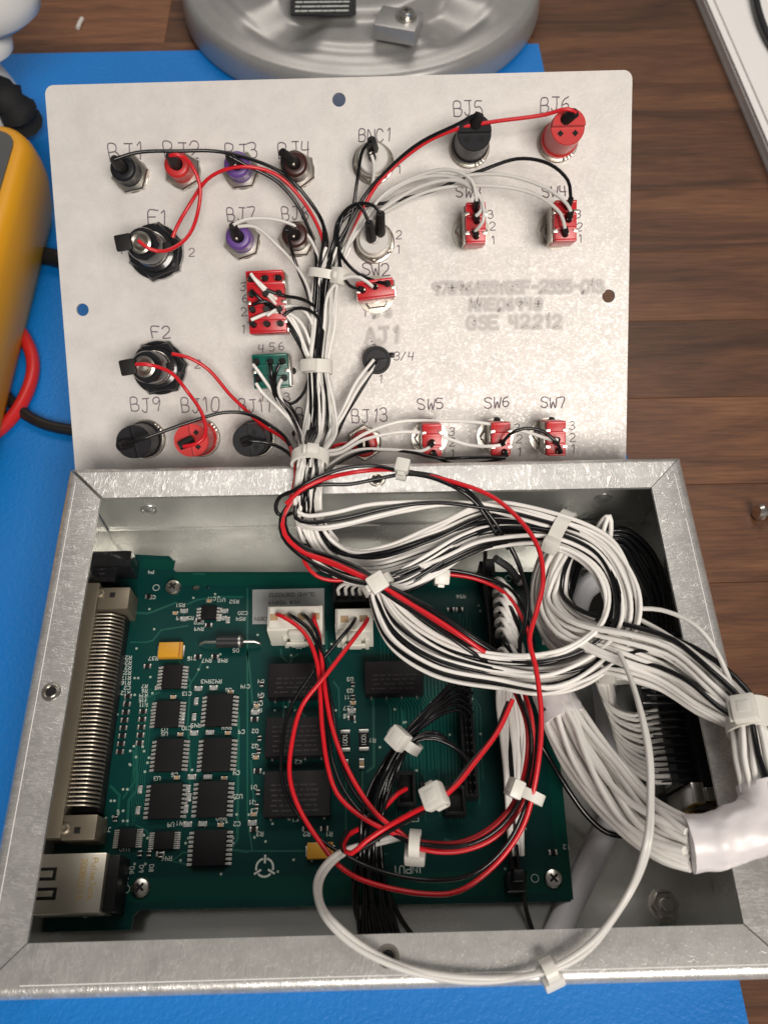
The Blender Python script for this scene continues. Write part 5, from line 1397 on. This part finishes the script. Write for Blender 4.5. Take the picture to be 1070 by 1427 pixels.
rings += [[(bx_ + r * math.cos(t), by_ + r * math.sin(t), cast_h(r, t)) for t in [2 * math.pi * k / NA for k in range(NA)]] for r in RR]
loft(rings).build('disc', 'cast_grey', base, angle=75)
q = P(555, 30, 32)
A = T(q.x, q.y, 0) @ Matrix.Rotation(-.3, 4, 'Z')
mb = MB(); mb.box(-11, 11, -9, 9, 26, 34, 1.2, A); lug = mb.build('clamp_lug', 'cast_grey', base)
q = P(566, 22, 35); mb = MB(); mb.lathe([(5.2, 34), (5.2, 35), (4.8, 35.4), (3.6, 35.4)], 24, T(q.x, q.y, 0)); mb.lathe([(3.6, 35), (3.6, 37.6), (3.2, 38), (0, 38)], 24, T(q.x, q.y, 0)); bo = mb.build('bolt', 'steel_screw', lug)
mb = MB(); mb.box(-2, 2, -.4, .4, 37.7, 38.1, .05, T(q.x, q.y, 0)); mb.box(-.4, .4, -2, 2, 37.71, 38.11, .05, T(q.x, q.y, 0)); mb.build('recess', 'dark_hole', bo)
c0 = P(450, 8, 31)
mb = MB(); mb.prism(rrect(c0.x - 17, c0.x + 17, c0.y - 4, c0.y + 14, 2), 28.02, 29.0); pl = mb.build('rating_plate', 'plate_black', base)
mb = MB()
for i in range(3):
    xx = c0.x - 14
    while xx < c0.x + 13:
        ll = rnd.uniform(1, 4); mb.ribbon([(xx, c0.y - 1 + i * 4), (xx + ll, c0.y - 1 + i * 4)], 1.1, 29.05); xx += ll + rnd.uniform(.7, 1.5)
mb.build('print', 'silk', pl, smooth=False)
rnd = random.Random(1)
for u, v, r in ((385, 10, 7.5), (355, 55, 5.5), (298, 20, 2.0), (328, 35, 1.6)):
    q = P(u, v, 17.5); n_ = 18
    mb = MB(); mb.prism([(q.x + r * rnd.uniform(.5, 1.15) * math.cos(2 * math.pi * k / n_), q.y + r * .8 * rnd.uniform(.5, 1.15) * math.sin(2 * math.pi * k / n_)) for k in range(n_)], 16.4, 17.6 if r > 3 else 18.2)
    mb.build('glue_residue', 'residue', base)

# ---- yellow multimeter, only its right side in view
mm_ = thing('multimeter', 'yellow handheld multimeter with dark grey face lying on the blue mat', 'multimeter', (-183, 250, 2))
MX0, MX1, MY0, MY1 = -232, -142.5, 150, 333
rings = []
for ins, z in ((9, 2.02), (6, 4), (3, 12), (0, 26), (0, 33), (1, 40), (3, 44), (5.5, 45.5)):
    rings.append([(x_, y_, z) for x_, y_ in rrect(MX0 + ins, MX1 - ins, MY0 + ins, MY1 - ins, max(4, 20 - ins), 7)])
loft(rings).build('holster', 'yellow_holster', mm_, angle=60)
mb = MB(); mb.prism(rrect(MX0 + 8, MX1 - 8, MY0 + 12, MY1 - 9, 10), 44, 46.2); fc = mb.build('face', 'meter_grey', mm_, angle=30)
mb = MB(); mb.prism(rrect(MX0 + 15, MX1 - 15, MY1 - 62, MY1 - 17, 4), 46.2, 46.6); mb.build('screen', 'meter_screen', fc)
mb = MB(); mb.lathe([(17, 46.2), (17, 50), (15, 52), (0, 52)], 36, T((MX0 + MX1) / 2, 225, 0)); mb.build('dial', 'meter_grey', fc)
for k in range(3):
    mb = MB(); mb.lathe([(5, 46.2), (5, 47.4), (2.4, 47.4), (2.4, 46.4), (0, 46.4)], 24, T(MX0 + 25 + 20 * k, 182, 0)); mb.build('input_jack', 'black_plastic', fc)
# red and black test leads
tl = thing('test_lead', 'red test lead bending out from under the yellow multimeter', 'test lead', P(40, 520, 2))
mb = MB(); mb.tube(spline([P(-12, 420, 6.0), P(10, 440, 6), P(32, 466, 5.4), P(46, 500, 5.0), P(44, 530, 5.0), P(26, 570, 5.0), P(2, 597, 5.0), P(-40, 625, 5)], 3), 2.7, 14); mb.build('cable', 'lead_red', tl, angle=80)
tl2 = thing('test_lead', 'black test lead running across the mat and under the panel', 'test lead', P(50, 585, 2))
mb = MB(); mb.tube(spline([P(-20, 500, 4.6), P(0, 535, 4.6), P(18, 562, 4.4), P(50, 586, 4.4), P(85, 597, 4.4), P(130, 600, 4.4), P(180, 590, 4.4)], 3), 2.3, 14); mb.build('cable', 'lead_black', tl2, angle=80)
tl3 = thing('probe_tip', 'black probe barrel lying between the multimeter and the panel', 'probe', P(70, 358, 4))
mb = MB(); mb.tube(spline([P(30, 352, 6), P(55, 355, 6), P(78, 360, 6), P(110, 368, 6)], 3), 4.0, 14); mb.build('barrel', 'lead_black', tl3, angle=80)
# coiled black strap above the meter
st = thing('hanging_strap', 'bunched black woven strap at the top end of the yellow multimeter', 'strap', P(10, 145, 4))
rnd = random.Random(3)
cpts = [P(-30, 128, 14), P(-5, 132, 22), P(12, 140, 24), P(26, 156, 18), P(34, 172, 10)]
mb = MB(); cc = spline(cpts, 2.0); mb.tube(cc, 1, 12, rs=[8.0 + 1.6 * math.sin(i * 2.1) + rnd.uniform(-.8, .8) for i in range(len(cc))]); mb.build('webbing', 'strap_black', st, angle=70)
# ---- white plastic device in the far left corner: rounded body on a ringed neck, skirt in front of the mat edge
wb = thing('white_dispenser', 'off-white plastic bottle head with a neck ring at the far left corner', 'bottle', P(-10, 130, 2))
q = P(-34, -16, 66); n_ = P(-26, 52, 48)
mb = loft([[(q.x + (27 + dx) * math.cos(t), q.y + (24 + dx * .7) * math.sin(t), z) for t in [2 * math.pi * k / 40 for k in range(40)]] for dx, z in ((-16, 52), (-6, 53.5), (-1, 57), (0, 64), (-2, 74), (-9, 80), (-13, 81))]); mb.build('head', 'white_body', wb, angle=60)
mb = MB(); mb.lathe([(10, 40), (12.5, 42), (13.5, 46), (12, 50), (9, 52), (9, 58)], 32, T(n_.x, n_.y, 0)); mb.build('neck_ring', 'white_body', wb)
b_ = P(-34, 110, 20)
mb = MB(); mb.lathe([(19, 2.05), (19.5, 4), (18, 18), (14, 30), (10, 40), (0, 41)], 40, T(n_.x - 14, n_.y + 4, 0)); mb.build('bottle_body', 'white_body', wb)
# ---- stack of white paper with a black cable on it
pp = thing('paper_stack', 'stack of white paper sheets lying askew on the wooden desk', 'paper', (270, 430, 0))
e0, e1 = P(983, 0, 8), P(1074, 212, 8)
d = (e1 - e0).normalized(); nrm = Vector((-d.y, d.x, 0))
if nrm.x < 0: nrm = -nrm
src_p = None
rnd = random.Random(10)
for k in range(9):
    o = e0 - d * 140 + nrm * rnd.uniform(-.25, .35) + d * rnd.uniform(-2, 2)
    if k == 8: o = o + nrm * 4
    pts = [o, o + d * 297, o + d * 297 + nrm * 210, o + nrm * 210]
    mb = MB(); mb.prism([(q.x, q.y) for q in pts], .05 + k * 1.05, 1.06 + k * 1.05); mb.build('sheet', 'paper', pp, smooth=False)
cb = thing('black_cable', 'black cable lying across the white paper stack', 'cable', P(1060, 20, 10))
mb = MB(); mb.tube(spline([P(1048, -30, 11.8), P(1052, 0, 11.8), P(1060, 30, 11.8), P(1075, 62, 11.8), P(1110, 110, 11.8)], 3), 2.2, 12); mb.build('jacket', 'lead_black', cb, angle=80)
# ---- loose screw and crumbs on the desk
sc_ = thing('loose_screw', 'small silver pan-head screw lying on the bare wood', 'screw', P(1066, 714, 0))
q = P(1068, 714, 3)
mb = MB(); mb.lathe([(3.4, 0), (3.4, 1), (2.6, 2.1), (0, 2.3)], 20, align((q.x - 2.2, q.y, 3.2), (-1, 0, .25))); mb.lathe([(1.4, 0), (1.4, -9), (.6, -11)], 14, align((q.x - 2.2, q.y, 3.2), (-1, 0, .25))); mb.build('screw_body', 'steel_screw', sc_)
cp = P(112, 33, 1)
mb = MB(); mb.tube([(cp.x - .6, cp.y - 4.5, 1.2), (cp.x, cp.y, 1.5), (cp.x + .5, cp.y + 4.5, 1.2)], 1.2, 8); tag(mb.build('white_scrap', 'insulator_white'), 'tiny white scrap of plastic on the wood behind the mat', 'scrap')
rb = P(335, -8, 4)
mb = MB(); mb.lathe([(17, .05), (17, 3), (15, 5), (0, 5)], 32, T(rb.x, rb.y, 0)); tag(mb.build('black_puck', 'black_plastic'), 'flat round black puck at the far edge beside the grey base', 'puck')
